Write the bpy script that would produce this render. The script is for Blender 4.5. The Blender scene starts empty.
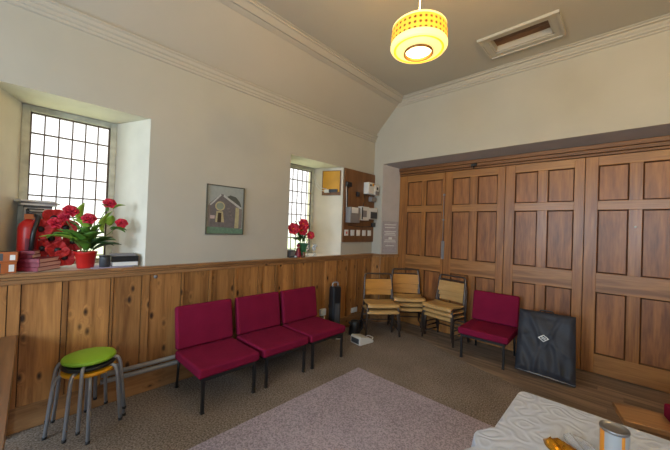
import bpy, bmesh, math, random
from mathutils import Vector, Matrix

random.seed(7)
C = bpy.context.scene.collection
PI = math.pi
R = math.radians

# ------------------------------------------------------------------ camera
CAMP = Vector((3.279, -4.758, 1.6))
yaw, pitch, roll = R(43.53), R(0.628), R(2.034)
fwd = Vector((-math.sin(yaw)*math.cos(pitch), math.cos(yaw)*math.cos(pitch), math.sin(pitch)))
rt = Vector((math.cos(yaw), math.sin(yaw), 0))
up = rt.cross(fwd)
r2 = rt*math.cos(roll) + up*math.sin(roll)
u2 = -rt*math.sin(roll) + up*math.cos(roll)
cd = bpy.data.cameras.new('camera')
cam = bpy.data.objects.new('camera', cd)
C.objects.link(cam)
cam.matrix_world = Matrix(((r2.x, u2.x, -fwd.x, CAMP.x), (r2.y, u2.y, -fwd.y, CAMP.y), (r2.z, u2.z, -fwd.z, CAMP.z), (0, 0, 0, 1)))
cd.sensor_fit = 'HORIZONTAL'
cd.sensor_width = 36.0
cd.lens = 36.0*305.7/670
cd.clip_start = 0.02
bpy.context.scene.camera = cam

# ------------------------------------------------------------------ world, lights, exposure
sc = bpy.context.scene
sc.view_settings.view_transform = 'Standard'
sc.view_settings.look = 'None'
sc.view_settings.gamma = 1
sc.view_settings.use_curve_mapping = False
sc.view_settings.exposure = 0.07
W = bpy.data.worlds.new('sky')
sc.world = W
W.use_nodes = True
nt = W.node_tree
bg = nt.nodes['Background']
tc = nt.nodes.new('ShaderNodeTexCoord')
sx = nt.nodes.new('ShaderNodeSeparateXYZ')
cr = nt.nodes.new('ShaderNodeValToRGB')
nt.links.new(tc.outputs['Generated'], sx.inputs[0])
zm = nt.nodes.new('ShaderNodeMath'); zm.operation = 'MULTIPLY_ADD'; zm.inputs[1].default_value = 0.5; zm.inputs[2].default_value = 0.5
nt.links.new(sx.outputs['Z'], zm.inputs[0]); nt.links.new(zm.outputs[0], cr.inputs[0])
cr.color_ramp.elements[0].position = 0.44
cr.color_ramp.elements[0].color = (1.0, 1.15, 0.62, 1)
cr.color_ramp.elements[1].position = 0.52
cr.color_ramp.elements[1].color = (1.0, 0.98, 0.97, 1)
nt.links.new(cr.outputs[0], bg.inputs['Color'])
bg.inputs['Strength'].default_value = 1.7

def area(name, loc, direction, sx_, sy_, power, col):
    d = bpy.data.lights.new(name, 'AREA')
    d.shape = 'RECTANGLE'; d.size = sx_; d.size_y = sy_; d.energy = power; d.color = col
    o = bpy.data.objects.new(name, d); C.objects.link(o)
    o.location = loc
    o.rotation_euler = Vector(direction).to_track_quat('-Z', 'Y').to_euler()
    return o
DAY = (0.68, 0.85, 1.0)
ROOM_W, BACK = 5.0, -8.2
# daylight at the left windows; those behind and right are unseen, added for light
area('skylight_window_left_a', (-1.35, -4.40, 3.25), (1.35, 0, -1.75), 1.2, 0.8, 20, (1.0, 0.98, 0.92))
area('skylight_window_left_b', (-1.35, -1.68, 3.25), (1.35, 0, -1.75), 1.2, 0.8, 20, (1.0, 0.98, 0.92))
area('ground_bounce_window_left_a', (-1.5, -4.40, .35), (1.35, 0, 2.2), 1.2, 0.8, 40, (0.95, 1.0, 0.66))
area('ground_bounce_window_left_b', (-1.5, -1.68, .35), (1.35, 0, 2.2), 1.2, 0.8, 40, (0.95, 1.0, 0.66))
area('added_daylight_back_a', (1.35, BACK+0.12, 1.95), (0, 1, -0.3), 1.1, 1.4, 110, DAY)
area('added_daylight_back_b', (3.65, BACK+0.12, 1.95), (0, 1, -0.3), 1.1, 1.4, 110, DAY)
area('added_daylight_right_a', (ROOM_W-0.03, -4.4, 1.95), (-1, 0, -0.3), 1.0, 1.4, 17, DAY)
area('added_daylight_right_b', (ROOM_W-0.03, -6.6, 1.95), (-1, 0, -0.3), 1.0, 1.4, 31, DAY)

# ------------------------------------------------------------------ materials
def srgb(r, g, b):
    def f(c):
        c /= 255.0
        return c/12.92 if c <= 0.04045 else ((c+0.055)/1.055)**2.4
    return (f(r), f(g), f(b), 1)

def mat(name, col, rough=0.6, metal=0.0, bump=0, bscale=60, var=0.0, vscale=6, **kw):
    m = bpy.data.materials.new(name); m.use_nodes = True
    t = m.node_tree; b = t.nodes['Principled BSDF']
    b.inputs['Base Color'].default_value = col
    b.inputs['Roughness'].default_value = rough
    b.inputs['Metallic'].default_value = metal
    for k, v in kw.items():
        b.inputs[k.replace('_', ' ')].default_value = v
    if var or bump:
        tcn = t.nodes.new('ShaderNodeTexCoord')
    if var:
        n = t.nodes.new('ShaderNodeTexNoise'); n.inputs['Scale'].default_value = vscale
        n.inputs['Detail'].default_value = 4
        t.links.new(tcn.outputs['Object'], n.inputs['Vector'])
        rp = t.nodes.new('ShaderNodeValToRGB')
        rp.color_ramp.elements[0].position = .3; rp.color_ramp.elements[1].position = .7
        rp.color_ramp.elements[0].color = tuple(c*(1-var) for c in col[:3])+(1,)
        rp.color_ramp.elements[1].color = tuple(min(1, c*(1+var)) for c in col[:3])+(1,)
        t.links.new(n.outputs['Fac'], rp.inputs[0]); t.links.new(rp.outputs[0], b.inputs['Base Color'])
    if bump:
        n2 = t.nodes.new('ShaderNodeTexNoise'); n2.inputs['Scale'].default_value = bscale
        n2.inputs['Detail'].default_value = 3
        t.links.new(tcn.outputs['Object'], n2.inputs['Vector'])
        bp = t.nodes.new('ShaderNodeBump'); bp.inputs['Strength'].default_value = bump
        bp.inputs['Distance'].default_value = 0.01
        t.links.new(n2.outputs['Fac'], bp.inputs['Height']); t.links.new(bp.outputs[0], b.inputs['Normal'])
    return m

def wood(name, dark, light, axis='Z', rough=0.45, knots=0.0, grain=14.0, tint=False, coat=0.0, stretch=0.06, knotcol=None):
    """wood with grain running along the given object axis"""
    m = bpy.data.materials.new(name); m.use_nodes = True
    t = m.node_tree; b = t.nodes['Principled BSDF']; N = t.nodes.new; Lk = t.links.new
    b.inputs['Roughness'].default_value = rough
    b.inputs['Coat Weight'].default_value = coat
    b.inputs['Coat Roughness'].default_value = 0.25
    tcn = N('ShaderNodeTexCoord')
    src = tcn.outputs['Object']
    if tint:
        at = N('ShaderNodeAttribute'); at.attribute_name = 'tint'
        off = N('ShaderNodeVectorMath'); off.operation = 'MULTIPLY_ADD'
        Lk(at.outputs['Color'], off.inputs[0]); off.inputs[1].default_value = (7, 9, 11); Lk(src, off.inputs[2])
        src = off.outputs[0]
    mp = N('ShaderNodeMapping')
    s = {'X': (stretch, 1, 1), 'Y': (1, stretch, 1), 'Z': (1, 1, stretch)}[axis]
    mp.inputs['Scale'].default_value = s
    # knots bend the grain around them
    if knots:
        km = N('ShaderNodeMapping')
        km.inputs['Scale'].default_value = {'X': (4.5, 9, 9), 'Y': (9, 4.5, 9), 'Z': (9, 9, 4.5)}[axis]
        Lk(src, km.inputs['Vector'])
        vo = N('ShaderNodeTexVoronoi'); vo.inputs['Scale'].default_value = 1.0
        vo.inputs['Randomness'].default_value = 1.0
        Lk(km.outputs[0], vo.inputs['Vector'])
        kr = N('ShaderNodeValToRGB')
        kr.color_ramp.elements[0].position = 0.07*knots; kr.color_ramp.elements[0].color = (1, 1, 1, 1)
        kr.color_ramp.elements[1].position = 0.16*knots; kr.color_ramp.elements[1].color = (0, 0, 0, 1)
        Lk(vo.outputs['Distance'], kr.inputs[0])
        halo = N('ShaderNodeValToRGB')
        halo.color_ramp.elements[0].position = 0.05; halo.color_ramp.elements[0].color = (1, 1, 1, 1)
        halo.color_ramp.elements[1].position = 0.34; halo.color_ramp.elements[1].color = (0, 0, 0, 1)
        Lk(vo.outputs['Distance'], halo.inputs[0])
        ad = N('ShaderNodeVectorMath'); ad.operation = 'MULTIPLY_ADD'
        Lk(halo.outputs[0], ad.inputs[0]); ad.inputs[1].default_value = (.045, .045, .045); Lk(src, ad.inputs[2])
        src2 = ad.outputs[0]
    else:
        src2 = src
    Lk(src2, mp.inputs['Vector'])
    n = N('ShaderNodeTexNoise'); n.inputs['Scale'].default_value = grain; n.inputs['Detail'].default_value = 5
    n.inputs['Distortion'].default_value = 0.6
    Lk(mp.outputs[0], n.inputs['Vector'])
    n3 = N('ShaderNodeTexNoise'); n3.inputs['Scale'].default_value = grain*5; n3.inputs['Detail'].default_value = 3
    Lk(mp.outputs[0], n3.inputs['Vector'])
    mx0 = N('ShaderNodeMath'); mx0.operation = 'MULTIPLY_ADD'
    Lk(n3.outputs['Fac'], mx0.inputs[0]); mx0.inputs[1].default_value = 0.45; Lk(n.outputs['Fac'], mx0.inputs[2])
    rp = N('ShaderNodeValToRGB')
    rp.color_ramp.elements[0].position = .50; rp.color_ramp.elements[0].color = dark
    rp.color_ramp.elements[1].position = .92; rp.color_ramp.elements[1].color = light
    Lk(mx0.outputs[0], rp.inputs[0])
    outc = rp.outputs[0]
    if tint:
        # each board has its own tone
        sp = N('ShaderNodeSeparateColor'); Lk(at.outputs['Color'], sp.inputs[0])
        mr = N('ShaderNodeMapRange'); mr.inputs['To Min'].default_value = 0.74; mr.inputs['To Max'].default_value = 1.22
        Lk(sp.outputs[0], mr.inputs['Value'])
        vm = N('ShaderNodeVectorMath'); vm.operation = 'SCALE'; Lk(outc, vm.inputs[0]); Lk(mr.outputs[0], vm.inputs['Scale'])
        outc = vm.outputs[0]
    if knots:
        mk = N('ShaderNodeMix'); mk.data_type = 'RGBA'
        Lk(kr.outputs[0], mk.inputs[0]); Lk(outc, mk.inputs[6]); mk.inputs[7].default_value = knotcol or (0.035, 0.014, 0.006, 1)
        outc = mk.outputs[2]
    Lk(outc, b.inputs['Base Color'])
    bp = N('ShaderNodeBump'); bp.inputs['Strength'].default_value = 0.12; bp.inputs['Distance'].default_value = 0.004
    Lk(n3.outputs['Fac'], bp.inputs['Height']); Lk(bp.outputs[0], b.inputs['Normal'])
    return m

def speckle(name, c1, c2, scale=240, rough=0.95, bump=0.6):
    m = bpy.data.materials.new(name); m.use_nodes = True
    t = m.node_tree; b = t.nodes['Principled BSDF']; N = t.nodes.new; Lk = t.links.new
    b.inputs['Roughness'].default_value = rough
    b.inputs['Specular IOR Level'].default_value = 0.15
    tcn = N('ShaderNodeTexCoord')
    n = N('ShaderNodeTexNoise'); n.inputs['Scale'].default_value = scale; n.inputs['Detail'].default_value = 2
    Lk(tcn.outputs['Object'], n.inputs['Vector'])
    n2 = N('ShaderNodeTexNoise'); n2.inputs['Scale'].default_value = 2.0; n2.inputs['Detail'].default_value = 4
    Lk(tcn.outputs['Object'], n2.inputs['Vector'])
    ma = N('ShaderNodeMath'); ma.operation = 'MULTIPLY_ADD'; Lk(n2.outputs['Fac'], ma.inputs[0]); ma.inputs[1].default_value = 0.25
    Lk(n.outputs['Fac'], ma.inputs[2])
    rp = N('ShaderNodeValToRGB')
    rp.color_ramp.elements[0].position = .48; rp.color_ramp.elements[0].color = c1
    rp.color_ramp.elements[1].position = .78; rp.color_ramp.elements[1].color = c2
    Lk(ma.outputs[0], rp.inputs[0]); Lk(rp.outputs[0], b.inputs['Base Color'])
    bp = N('ShaderNodeBump'); bp.inputs['Strength'].default_value = bump; bp.inputs['Distance'].default_value = 0.003
    Lk(n.outputs['Fac'], bp.inputs['Height']); Lk(bp.outputs[0], b.inputs['Normal'])
    return m

M = {}
M['plaster'] = mat('cream_plaster', (0.45, 0.43, 0.375, 1), 0.9, bump=0.12, bscale=9, var=0.035, vscale=2.2)
M['reveal'] = mat('white_plaster', (0.66, 0.615, 0.53, 1), 0.9, bump=0.25, bscale=14, var=0.05, vscale=5)
M['soffit'] = mat('grey_painted_soffit', (0.44, 0.40, 0.385, 1), 0.8, var=0.05)
M['ceiling'] = mat('ceiling_paint', (0.46, 0.43, 0.375, 1), 0.9, bump=0.08, bscale=7, var=0.025, vscale=1.5)
M['pine'] = wood('knotty_pine', (0.21, 0.086, 0.025, 1), (0.47, 0.225, 0.072, 1), 'Z', 0.42, knots=1.25, tint=True, coat=0.15)
M['pine_rail'] = wood('pine_rail', (0.19, 0.085, 0.03, 1), (0.38, 0.20, 0.085, 1), 'Y', 0.4, knots=0.8, coat=0.15)
M['pine_rail_x'] = wood('pine_rail_across', (0.19, 0.085, 0.03, 1), (0.38, 0.20, 0.085, 1), 'X', 0.4, coat=0.15)
M['groove'] = mat('dark_groove', (0.055, 0.026, 0.012, 1), 0.8)
M['door_z'] = wood('varnished_door_upright_grain', (0.18, 0.060, 0.011, 1), (0.385, 0.158, 0.036, 1), 'Z', 0.38, coat=0.18, grain=16)
M['door_panel'] = wood('varnished_door_panel', (0.15, 0.048, 0.010, 1), (0.36, 0.138, 0.034, 1), 'Z', 0.42, coat=0.1, grain=11, stretch=0.12)
M['door_x'] = wood('varnished_door_level_grain', (0.20, 0.078, 0.018, 1), (0.40, 0.18, 0.05, 1), 'X', 0.38, coat=0.18, grain=16)
M['door_head'] = wood('dark_door_head', (0.13, 0.048, 0.013, 1), (0.24, 0.10, 0.03, 1), 'X', 0.45, grain=16)
M['door_gap'] = mat('door_moulding_dark', (0.085, 0.031, 0.010, 1), 0.4)
M['carpet'] = speckle('brown_carpet', (0.115, 0.090, 0.068, 1), (0.31, 0.255, 0.215, 1), 75)
M['rug'] = speckle('mauve_carpet', (0.24, 0.205, 0.235, 1), (0.46, 0.40, 0.46, 1), 85)
M['plank'] = wood('worn_floorboard', (0.12, 0.082, 0.056, 1), (0.34, 0.245, 0.175, 1), 'X', 0.55, grain=12, tint=True)
M['magenta'] = mat('magenta_wool', (0.20, 0.009, 0.040, 1), 0.9, bump=0.35, bscale=420, var=0.10, vscale=5, Specular_IOR_Level=0.12)
M['blackmetal'] = mat('dark_steel_tube', (0.022, 0.021, 0.022, 1), 0.4, 0.3)
M['chrome'] = mat('satin_chrome', (0.38, 0.40, 0.45, 1), 0.35, 0.45)
M['green'] = mat('lime_plastic', (0.26, 0.50, 0.03, 1), 0.35)
M['blackplastic'] = mat('black_plastic', (0.014, 0.015, 0.018, 1), 0.35)
M['yellow'] = mat('amber_plastic', (0.75, 0.36, 0.01, 1), 0.35)
M['ply'] = wood('birch_plywood', (0.40, 0.22, 0.075, 1), (0.60, 0.37, 0.14, 1), 'X', 0.45, coat=0.1, grain=10)
M['ply_amber'] = wood('amber_plywood', (0.42, 0.175, 0.028, 1), (0.60, 0.28, 0.05, 1), 'X', 0.45, coat=0.1, grain=10)
M['brownmetal'] = mat('brown_enamel_tube', (0.085, 0.062, 0.052, 1), 0.35, 0.5)
M['nylon'] = mat('black_nylon', (0.026, 0.030, 0.043, 1), 0.62, bump=0.25, bscale=26)
M['piping'] = mat('grey_piping', (0.30, 0.31, 0.33, 1), 0.5)
M['white'] = mat('white_plastic', (0.70, 0.70, 0.68, 1), 0.4)
M['whitepaint'] = mat('white_frame_paint', (0.52, 0.53, 0.46, 1), 0.6, bump=0.3, bscale=40, var=0.18, vscale=12)
M['lead'] = mat('window_leading', (0.10, 0.07, 0.06, 1), 0.6)
M['grey'] = mat('grey_plastic', (0.22, 0.21, 0.22, 1), 0.5)
M['noticegrey'] = mat('grey_notice_paper', (0.36, 0.32, 0.33, 1), 0.7, var=.12, vscale=30)
M['palegrey'] = mat('pale_grey_card', (0.42, 0.44, 0.46, 1), 0.6, var=.2, vscale=16)
M['picframe'] = mat('dull_olive_frame', (0.085, 0.08, 0.06, 1), 0.5)
M['pipe'] = mat('painted_pipe', (0.30, 0.28, 0.27, 1), 0.45, var=0.12)
M['board'] = wood('brown_backboard', (0.12, 0.05, 0.018, 1), (0.20, 0.092, 0.035, 1), 'Z', 0.5)
M['mustard'] = mat('mustard_panel', (0.55, 0.27, 0.012, 1), 0.5, var=0.12)
M['paper'] = mat('white_paper', (0.72, 0.72, 0.72, 1), 0.8)
M['lilacpaper'] = mat('lilac_paper', (0.42, 0.38, 0.52, 1), 0.8)
M['maroon'] = mat('maroon_cloth_cover', (0.20, 0.012, 0.030, 1), 0.5)
M['pinkpages'] = mat('pink_page_edges', (0.72, 0.48, 0.48, 1), 0.8)
M['orange'] = mat('orange_card', (0.40, 0.105, 0.022, 1), 0.5, var=0.1)
M['red'] = mat('bright_red', (0.50, 0.014, 0.012, 1), 0.35)
M['poppy'] = mat('red_felt', (0.50, 0.022, 0.022, 1), 0.7, var=0.12, vscale=18)
M['petal'] = mat('crimson_petal', (0.52, 0.012, 0.045, 1), 0.6, var=0.25, vscale=50)
M['leaf'] = mat('green_leaf', (0.075, 0.19, 0.022, 1), 0.5, var=0.45, vscale=14)
M['leaf2'] = mat('lime_leaf', (0.24, 0.40, 0.045, 1), 0.5, var=0.2, vscale=14)
M['leafdark'] = mat('dark_leaf', (0.028, 0.075, 0.016, 1), 0.5, var=0.3, vscale=14)
M['stem'] = mat('green_stem', (0.12, 0.22, 0.05, 1), 0.6)
M['greenpot'] = mat('green_ceramic', (0.03, 0.16, 0.08, 1), 0.3)
M['slate'] = mat('dark_grey_card', (0.06, 0.065, 0.075, 1), 0.6)
M['gold'] = mat('gold_foil', (0.72, 0.33, 0.03, 1), 0.22, 0.9)
M['tin'] = mat('tin_metal', (0.27, 0.27, 0.28, 1), 0.42, 0.85)
M['tinorange'] = mat('orange_tin_label', (0.62, 0.22, 0.02, 1), 0.4)
M['tinlabel'] = mat('silver_tin_label', (0.40, 0.41, 0.42, 1), 0.35, 0.4)
M['benchwood'] = wood('warm_brown_bench', (0.22, 0.105, 0.04, 1), (0.44, 0.24, 0.10, 1), 'X', 0.4, coat=0.2)
M['tablewood'] = wood('old_brown_table', (0.095, 0.038, 0.014, 1), (0.22, 0.10, 0.04, 1), 'X', 0.35, coat=0.3)
M['brownslat'] = wood('brown_hatch_boards', (0.10, 0.048, 0.022, 1), (0.20, 0.10, 0.05, 1), 'X', 0.6)
M['skin'] = mat('painted_face', (0.45, 0.28, 0.2, 1), 0.6)

def emis(name, col, strength, base=None):
    m = mat(name, base or col, 0.5)
    b = m.node_tree.nodes['Principled BSDF']
    b.inputs['Emission Color'].default_value = col
    b.inputs['Emission Strength'].default_value = strength
    return m
M['bulb'] = emis('lit_bulb', (1, 0.93, 0.72, 1), 3.0)
M['dish'] = emis('lit_cream_diffuser', (1.0, 0.80, 0.32, 1), 0.85)
M['rimglow'] = emis('lit_white_band', (1.0, 0.80, 0.30, 1), 0.95)
M['groovelit'] = emis('lit_amber_groove', (1.0, 0.58, 0.03, 1), 0.7)
M['lamptrim'] = mat('bronze_ring', (0.22, 0.10, 0.02, 1), 0.4, 0.5)

def glass(name, col=(0.95, 0.97, 0.97, 1), rough=0.05):
    m = bpy.data.materials.new(name); m.use_nodes = True
    t = m.node_tree; o = t.nodes['Material Output']
    g = t.nodes.new('ShaderNodeBsdfGlossy'); g.inputs['Roughness'].default_value = rough
    tr = t.nodes.new('ShaderNodeBsdfTransparent'); tr.inputs['Color'].default_value = col
    lw = t.nodes.new('ShaderNodeLayerWeight'); lw.inputs['Blend'].default_value = 0.12
    f = t.nodes.new('ShaderNodeMath'); f.operation = 'MULTIPLY_ADD'; f.inputs[1].default_value = 0.4; f.inputs[2].default_value = 0.03
    t.links.new(lw.outputs['Facing'], f.inputs[0])
    mx = t.nodes.new('ShaderNodeMixShader')
    t.links.new(f.outputs[0], mx.inputs[0]); t.links.new(tr.outputs[0], mx.inputs[1]); t.links.new(g.outputs[0], mx.inputs[2])
    t.links.new(mx.outputs[0], o.inputs['Surface'])
    return m
M['pane'] = glass('window_glass', (0.96, 0.97, 0.97, 1))
M['clear'] = glass('clear_glass', (0.93, 0.95, 0.96, 1), 0.03)
M['film'] = glass('clear_film', (0.93, 0.95, 0.98, 1), 0.2)
def mix_white(m, f):
    t = m.node_tree; o = t.nodes['Material Output']; prev = o.inputs['Surface'].links[0].from_socket
    d = t.nodes.new('ShaderNodeBsdfDiffuse'); d.inputs['Color'].default_value = (0.8, 0.83, 0.88, 1)
    mx = t.nodes.new('ShaderNodeMixShader'); mx.inputs[0].default_value = f
    t.links.new(prev, mx.inputs[1]); t.links.new(d.outputs[0], mx.inputs[2]); t.links.new(mx.outputs[0], o.inputs['Surface'])
mix_white(M['film'], 0.22); mix_white(M['clear'], 0.18)  # diffuse white mixed in; on the glasses it stands for bright highlights

# perforated, printed lamp shade
def shade_mat():
    m = emis('lit_printed_shade', (1.0, 0.55, 0.05, 1), 1.0)
    t = m.node_tree; b = t.nodes['Principled BSDF']; N = t.nodes.new; Lk = t.links.new
    tcn = N('ShaderNodeTexCoord'); s = N('ShaderNodeSeparateXYZ'); Lk(tcn.outputs['Object'], s.inputs[0])
    a = N('ShaderNodeMath'); a.operation = 'ARCTAN2'; Lk(s.outputs['Y'], a.inputs[0]); Lk(s.outputs['X'], a.inputs[1])
    am = N('ShaderNodeMath'); am.operation = 'MULTIPLY'; am.inputs[1].default_value = 34/(2*PI); Lk(a.outputs[0], am.inputs[0])
    zm = N('ShaderNodeMath'); zm.operation = 'MULTIPLY'; zm.inputs[1].default_value = 30; Lk(s.outputs['Z'], zm.inputs[0])
    cb = N('ShaderNodeCombineXYZ'); Lk(am.outputs[0], cb.inputs[0]); Lk(zm.outputs[0], cb.inputs[1])
    fr = N('ShaderNodeVectorMath'); fr.operation = 'FRACTION'; Lk(cb.outputs[0], fr.inputs[0])
    sb = N('ShaderNodeVectorMath'); sb.operation = 'SUBTRACT'; Lk(fr.outputs[0], sb.inputs[0]); sb.inputs[1].default_value = (.5, .5, 0)
    ln = N('ShaderNodeVectorMath'); ln.operation = 'LENGTH'; Lk(sb.outputs[0], ln.inputs[0])
    rp = N('ShaderNodeValToRGB')
    rp.color_ramp.elements[0].position = .20; rp.color_ramp.elements[0].color = (0.20, 0.075, 0.004, 1)
    rp.color_ramp.elements[1].position = .30; rp.color_ramp.elements[1].color = (1.0, 0.52, 0.045, 1)
    Lk(ln.outputs['Value'], rp.inputs[0]); Lk(rp.outputs[0], b.inputs['Base Color']); Lk(rp.outputs[0], b.inputs['Emission Color'])
    b.inputs['Emission Strength'].default_value = 0.62
    return m
M['shade'] = shade_mat()

# damask cloth: matt swirls woven into a white ground
def cloth_mat():
    m = mat('white_damask', (0.62, 0.62, 0.62, 1), 0.7)
    t = m.node_tree; b = t.nodes['Principled BSDF']; N = t.nodes.new; Lk = t.links.new
    tcn = N('ShaderNodeTexCoord')
    n = N('ShaderNodeTexNoise'); n.inputs['Scale'].default_value = 11; n.inputs['Detail'].default_value = 0
    Lk(tcn.outputs['Object'], n.inputs['Vector'])
    mu = N('ShaderNodeMath'); mu.operation = 'MULTIPLY'; mu.inputs[1].default_value = 30; Lk(n.outputs['Fac'], mu.inputs[0])
    sn = N('ShaderNodeMath'); sn.operation = 'SINE'; Lk(mu.outputs[0], sn.inputs[0])
    rp = N('ShaderNodeValToRGB')
    rp.color_ramp.elements[0].position = .15; rp.color_ramp.elements[0].color = (0.43, 0.465, 0.545, 1)
    rp.color_ramp.elements[1].position = .6; rp.color_ramp.elements[1].color = (0.475, 0.515, 0.60, 1)
    Lk(sn.outputs[0], rp.inputs[0]); Lk(rp.outputs[0], b.inputs['Base Color'])
    bp = N('ShaderNodeBump'); bp.inputs['Strength'].default_value = 0.3; bp.inputs['Distance'].default_value = 0.003
    Lk(sn.outputs[0], bp.inputs['Height']); Lk(bp.outputs[0], b.inputs['Normal'])
    return m
M['cloth'] = cloth_mat()

# ------------------------------------------------------------------ mesh building
class MB:
    def __init__(s):
        s.v = []; s.f = []; s.sm = []; s.mi = []; s.tint = []; s.mat_i = 0; s.t = None; s.smooth = False
    def add(s, vs, fs, smooth=None):
        b = len(s.v)
        s.v += [tuple(p) for p in vs]
        t = s.t if s.t is not None else (0, 0, 0)
        for f in fs:
            s.f.append([b+i for i in f]); s.sm.append(s.smooth if smooth is None else smooth); s.mi.append(s.mat_i); s.tint.append(t)
        return s
    def box(s, x0, x1, y0, y1, z0, z1, rnd=False):
        if rnd: s.t = (random.random(), random.random(), random.random())
        vs = [(x, y, z) for x in (x0, x1) for y in (y0, y1) for z in (z0, z1)]
        return s.add(vs, [(0, 1, 3, 2), (4, 6, 7, 5), (0, 4, 5, 1), (2, 3, 7, 6), (0, 2, 6, 4), (1, 5, 7, 3)])
    def obox(s, c, size, M3=None):
        hx, hy, hz = [a/2 for a in size]
        vs = [Vector((x, y, z)) for x in (-hx, hx) for y in (-hy, hy) for z in (-hz, hz)]
        if M3 is not None: vs = [M3 @ p for p in vs]
        vs = [p+Vector(c) for p in vs]
        return s.add(vs, [(0, 1, 3, 2), (4, 6, 7, 5), (0, 4, 5, 1), (2, 3, 7, 6), (0, 2, 6, 4), (1, 5, 7, 3)])
    def prism(s, pts, axis, a, b, smooth=False):
        n = len(pts)
        def P(p, q):
            return {'X': (q, p[0], p[1]), 'Y': (p[0], q, p[1]), 'Z': (p[0], p[1], q)}[axis]
        vs = [P(p, a) for p in pts]+[P(p, b) for p in pts]
        s.add(vs, [[i, (i+1) % n, n+(i+1) % n, n+i] for i in range(n)], smooth)
        s.add([P(p, a) for p in pts], [list(range(n))], False)
        s.add([P(p, b) for p in pts], [list(range(n))][::-1], False)
        return s
    def tube(s, pts, r, n=10, cap=True, closed=False):
        pts = [Vector(p) for p in pts]
        m = len(pts); vs = []
        prev = None
        for i, p in enumerate(pts):
            if closed: d = pts[(i+1) % m]-pts[i-1]
            else: d = pts[min(i+1, m-1)]-pts[max(i-1, 0)]
            d.normalize()
            if prev is None:
                a = Vector((0, 0, 1)) if abs(d.z) < 0.9 else Vector((1, 0, 0))
                u = d.cross(a).normalized()
            else:
                u = (prev-d*prev.dot(d)).normalized()
            prev = u; w = d.cross(u)
            rr = r[i] if isinstance(r, (list, tuple)) else r
            for k in range(n):
                a = 2*PI*k/n
                vs.append(p+u*math.cos(a)*rr+w*math.sin(a)*rr)
        fs = []
        for i in range(m if closed else m-1):
            j = (i+1) % m
            for k in range(n):
                fs.append([i*n+k, i*n+(k+1) % n, j*n+(k+1) % n, j*n+k])
        b0 = len(s.v)
        s.add(vs, fs, True)
        if cap and not closed:
            s.f.append([b0+k for k in range(n)]); s.sm.append(False); s.mi.append(s.mat_i); s.tint.append(s.t or (0, 0, 0))
            s.f.append([b0+(m-1)*n+k for k in range(n)]); s.sm.append(False); s.mi.append(s.mat_i); s.tint.append(s.t or (0, 0, 0))
        return s
    def lathe(s, prof, c=(0, 0, 0), n=28, smooth=True):
        vs = []; fs = []
        for (r, z) in prof:
            for k in range(n):
                a = 2*PI*k/n
                vs.append((c[0]+r*math.cos(a), c[1]+r*math.sin(a), c[2]+z))
        for i in range(len(prof)-1):
            for k in range(n):
                fs.append([i*n+k, i*n+(k+1) % n, (i+1)*n+(k+1) % n, (i+1)*n+k])
        return s.add(vs, fs, smooth)
    def grid(s, fn, nu, nv, smooth=True, thick=0):
        vs = [fn(i/nu, j/nv) for i in range(nu+1) for j in range(nv+1)]
        fs = [[i*(nv+1)+j, (i+1)*(nv+1)+j, (i+1)*(nv+1)+j+1, i*(nv+1)+j+1] for i in range(nu) for j in range(nv)]
        return s.add(vs, fs, smooth)
    def build(s, name, mats, parent=None, bevel=0, seg=2, solid=0, subsurf=0, flat=False):
        me = bpy.data.meshes.new(name)
        me.from_pydata(s.v, [], s.f)
        if not isinstance(mats, (list, tuple)): mats = [mats]
        for m in mats: me.materials.append(M[m] if isinstance(m, str) else m)
        for i, p in enumerate(me.polygons):
            p.use_smooth = s.sm[i]; p.material_index = s.mi[i]
        if any(t != (0, 0, 0) for t in s.tint):
            at = me.color_attributes.new('tint', 'FLOAT_COLOR', 'CORNER')
            k = 0
            for i, p in enumerate(me.polygons):
                for _ in p.vertices:
                    at.data[k].color = (*s.tint[i], 1); k += 1
        bm = bmesh.new(); bm.from_mesh(me)
        bmesh.ops.remove_doubles(bm, verts=bm.verts, dist=1e-5)
        bmesh.ops.recalc_face_normals(bm, faces=bm.faces)
        bm.to_mesh(me); bm.free(); me.update()
        o = bpy.data.objects.new(name, me); C.objects.link(o)
        if parent: o.parent = parent
        if solid:
            q = o.modifiers.new('solid', 'SOLIDIFY'); q.thickness = solid; q.offset = 0
        if bevel:
            q = o.modifiers.new('bevel', 'BEVEL'); q.width = bevel; q.segments = seg; q.limit_method = 'ANGLE'; q.angle_limit = R(40)
            if not flat:
                for p in me.polygons: p.use_smooth = True
                q.harden_normals = True
        if subsurf:
            q = o.modifiers.new('sub', 'SUBSURF'); q.levels = subsurf; q.render_levels = subsurf
        return o

def tag(o, label=None, cat=None, group=None, kind=None):
    if label: o['label'] = label
    if cat: o['category'] = cat
    if group: o['group'] = group
    if kind: o['kind'] = kind
    return o
def empty(name, loc, rz, label, cat, group=None):
    o = bpy.data.objects.new(name, None); C.objects.link(o); o.empty_display_size = 0.05
    o.location = loc; o.rotation_euler = (0, 0, rz)
    return tag(o, label, cat, group)
def copy_tree(o, parent=None):
    c = o.copy(); C.objects.link(c)
    if parent: c.parent = parent
    for ch in [x for x in bpy.data.objects if x.parent == o]:
        copy_tree(ch, c)
    return c
def struct(o): o['kind'] = 'structure'; return o

def bend(pts, rad, n=5):
    """round the corners of a polyline"""
    pts = [Vector(p) for p in pts]; out = [pts[0]]
    for i in range(1, len(pts)-1):
        a, b, c = pts[i-1], pts[i], pts[i+1]
        d1 = (a-b); d2 = (c-b)
        r = min(rad, d1.length*.49, d2.length*.49)
        p0 = b+d1.normalized()*r; p1 = b+d2.normalized()*r
        for k in range(n+1):
            t = k/n
            out.append((1-t)**2*p0+2*t*(1-t)*b+t*t*p1)
    out.append(pts[-1])
    return out

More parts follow.
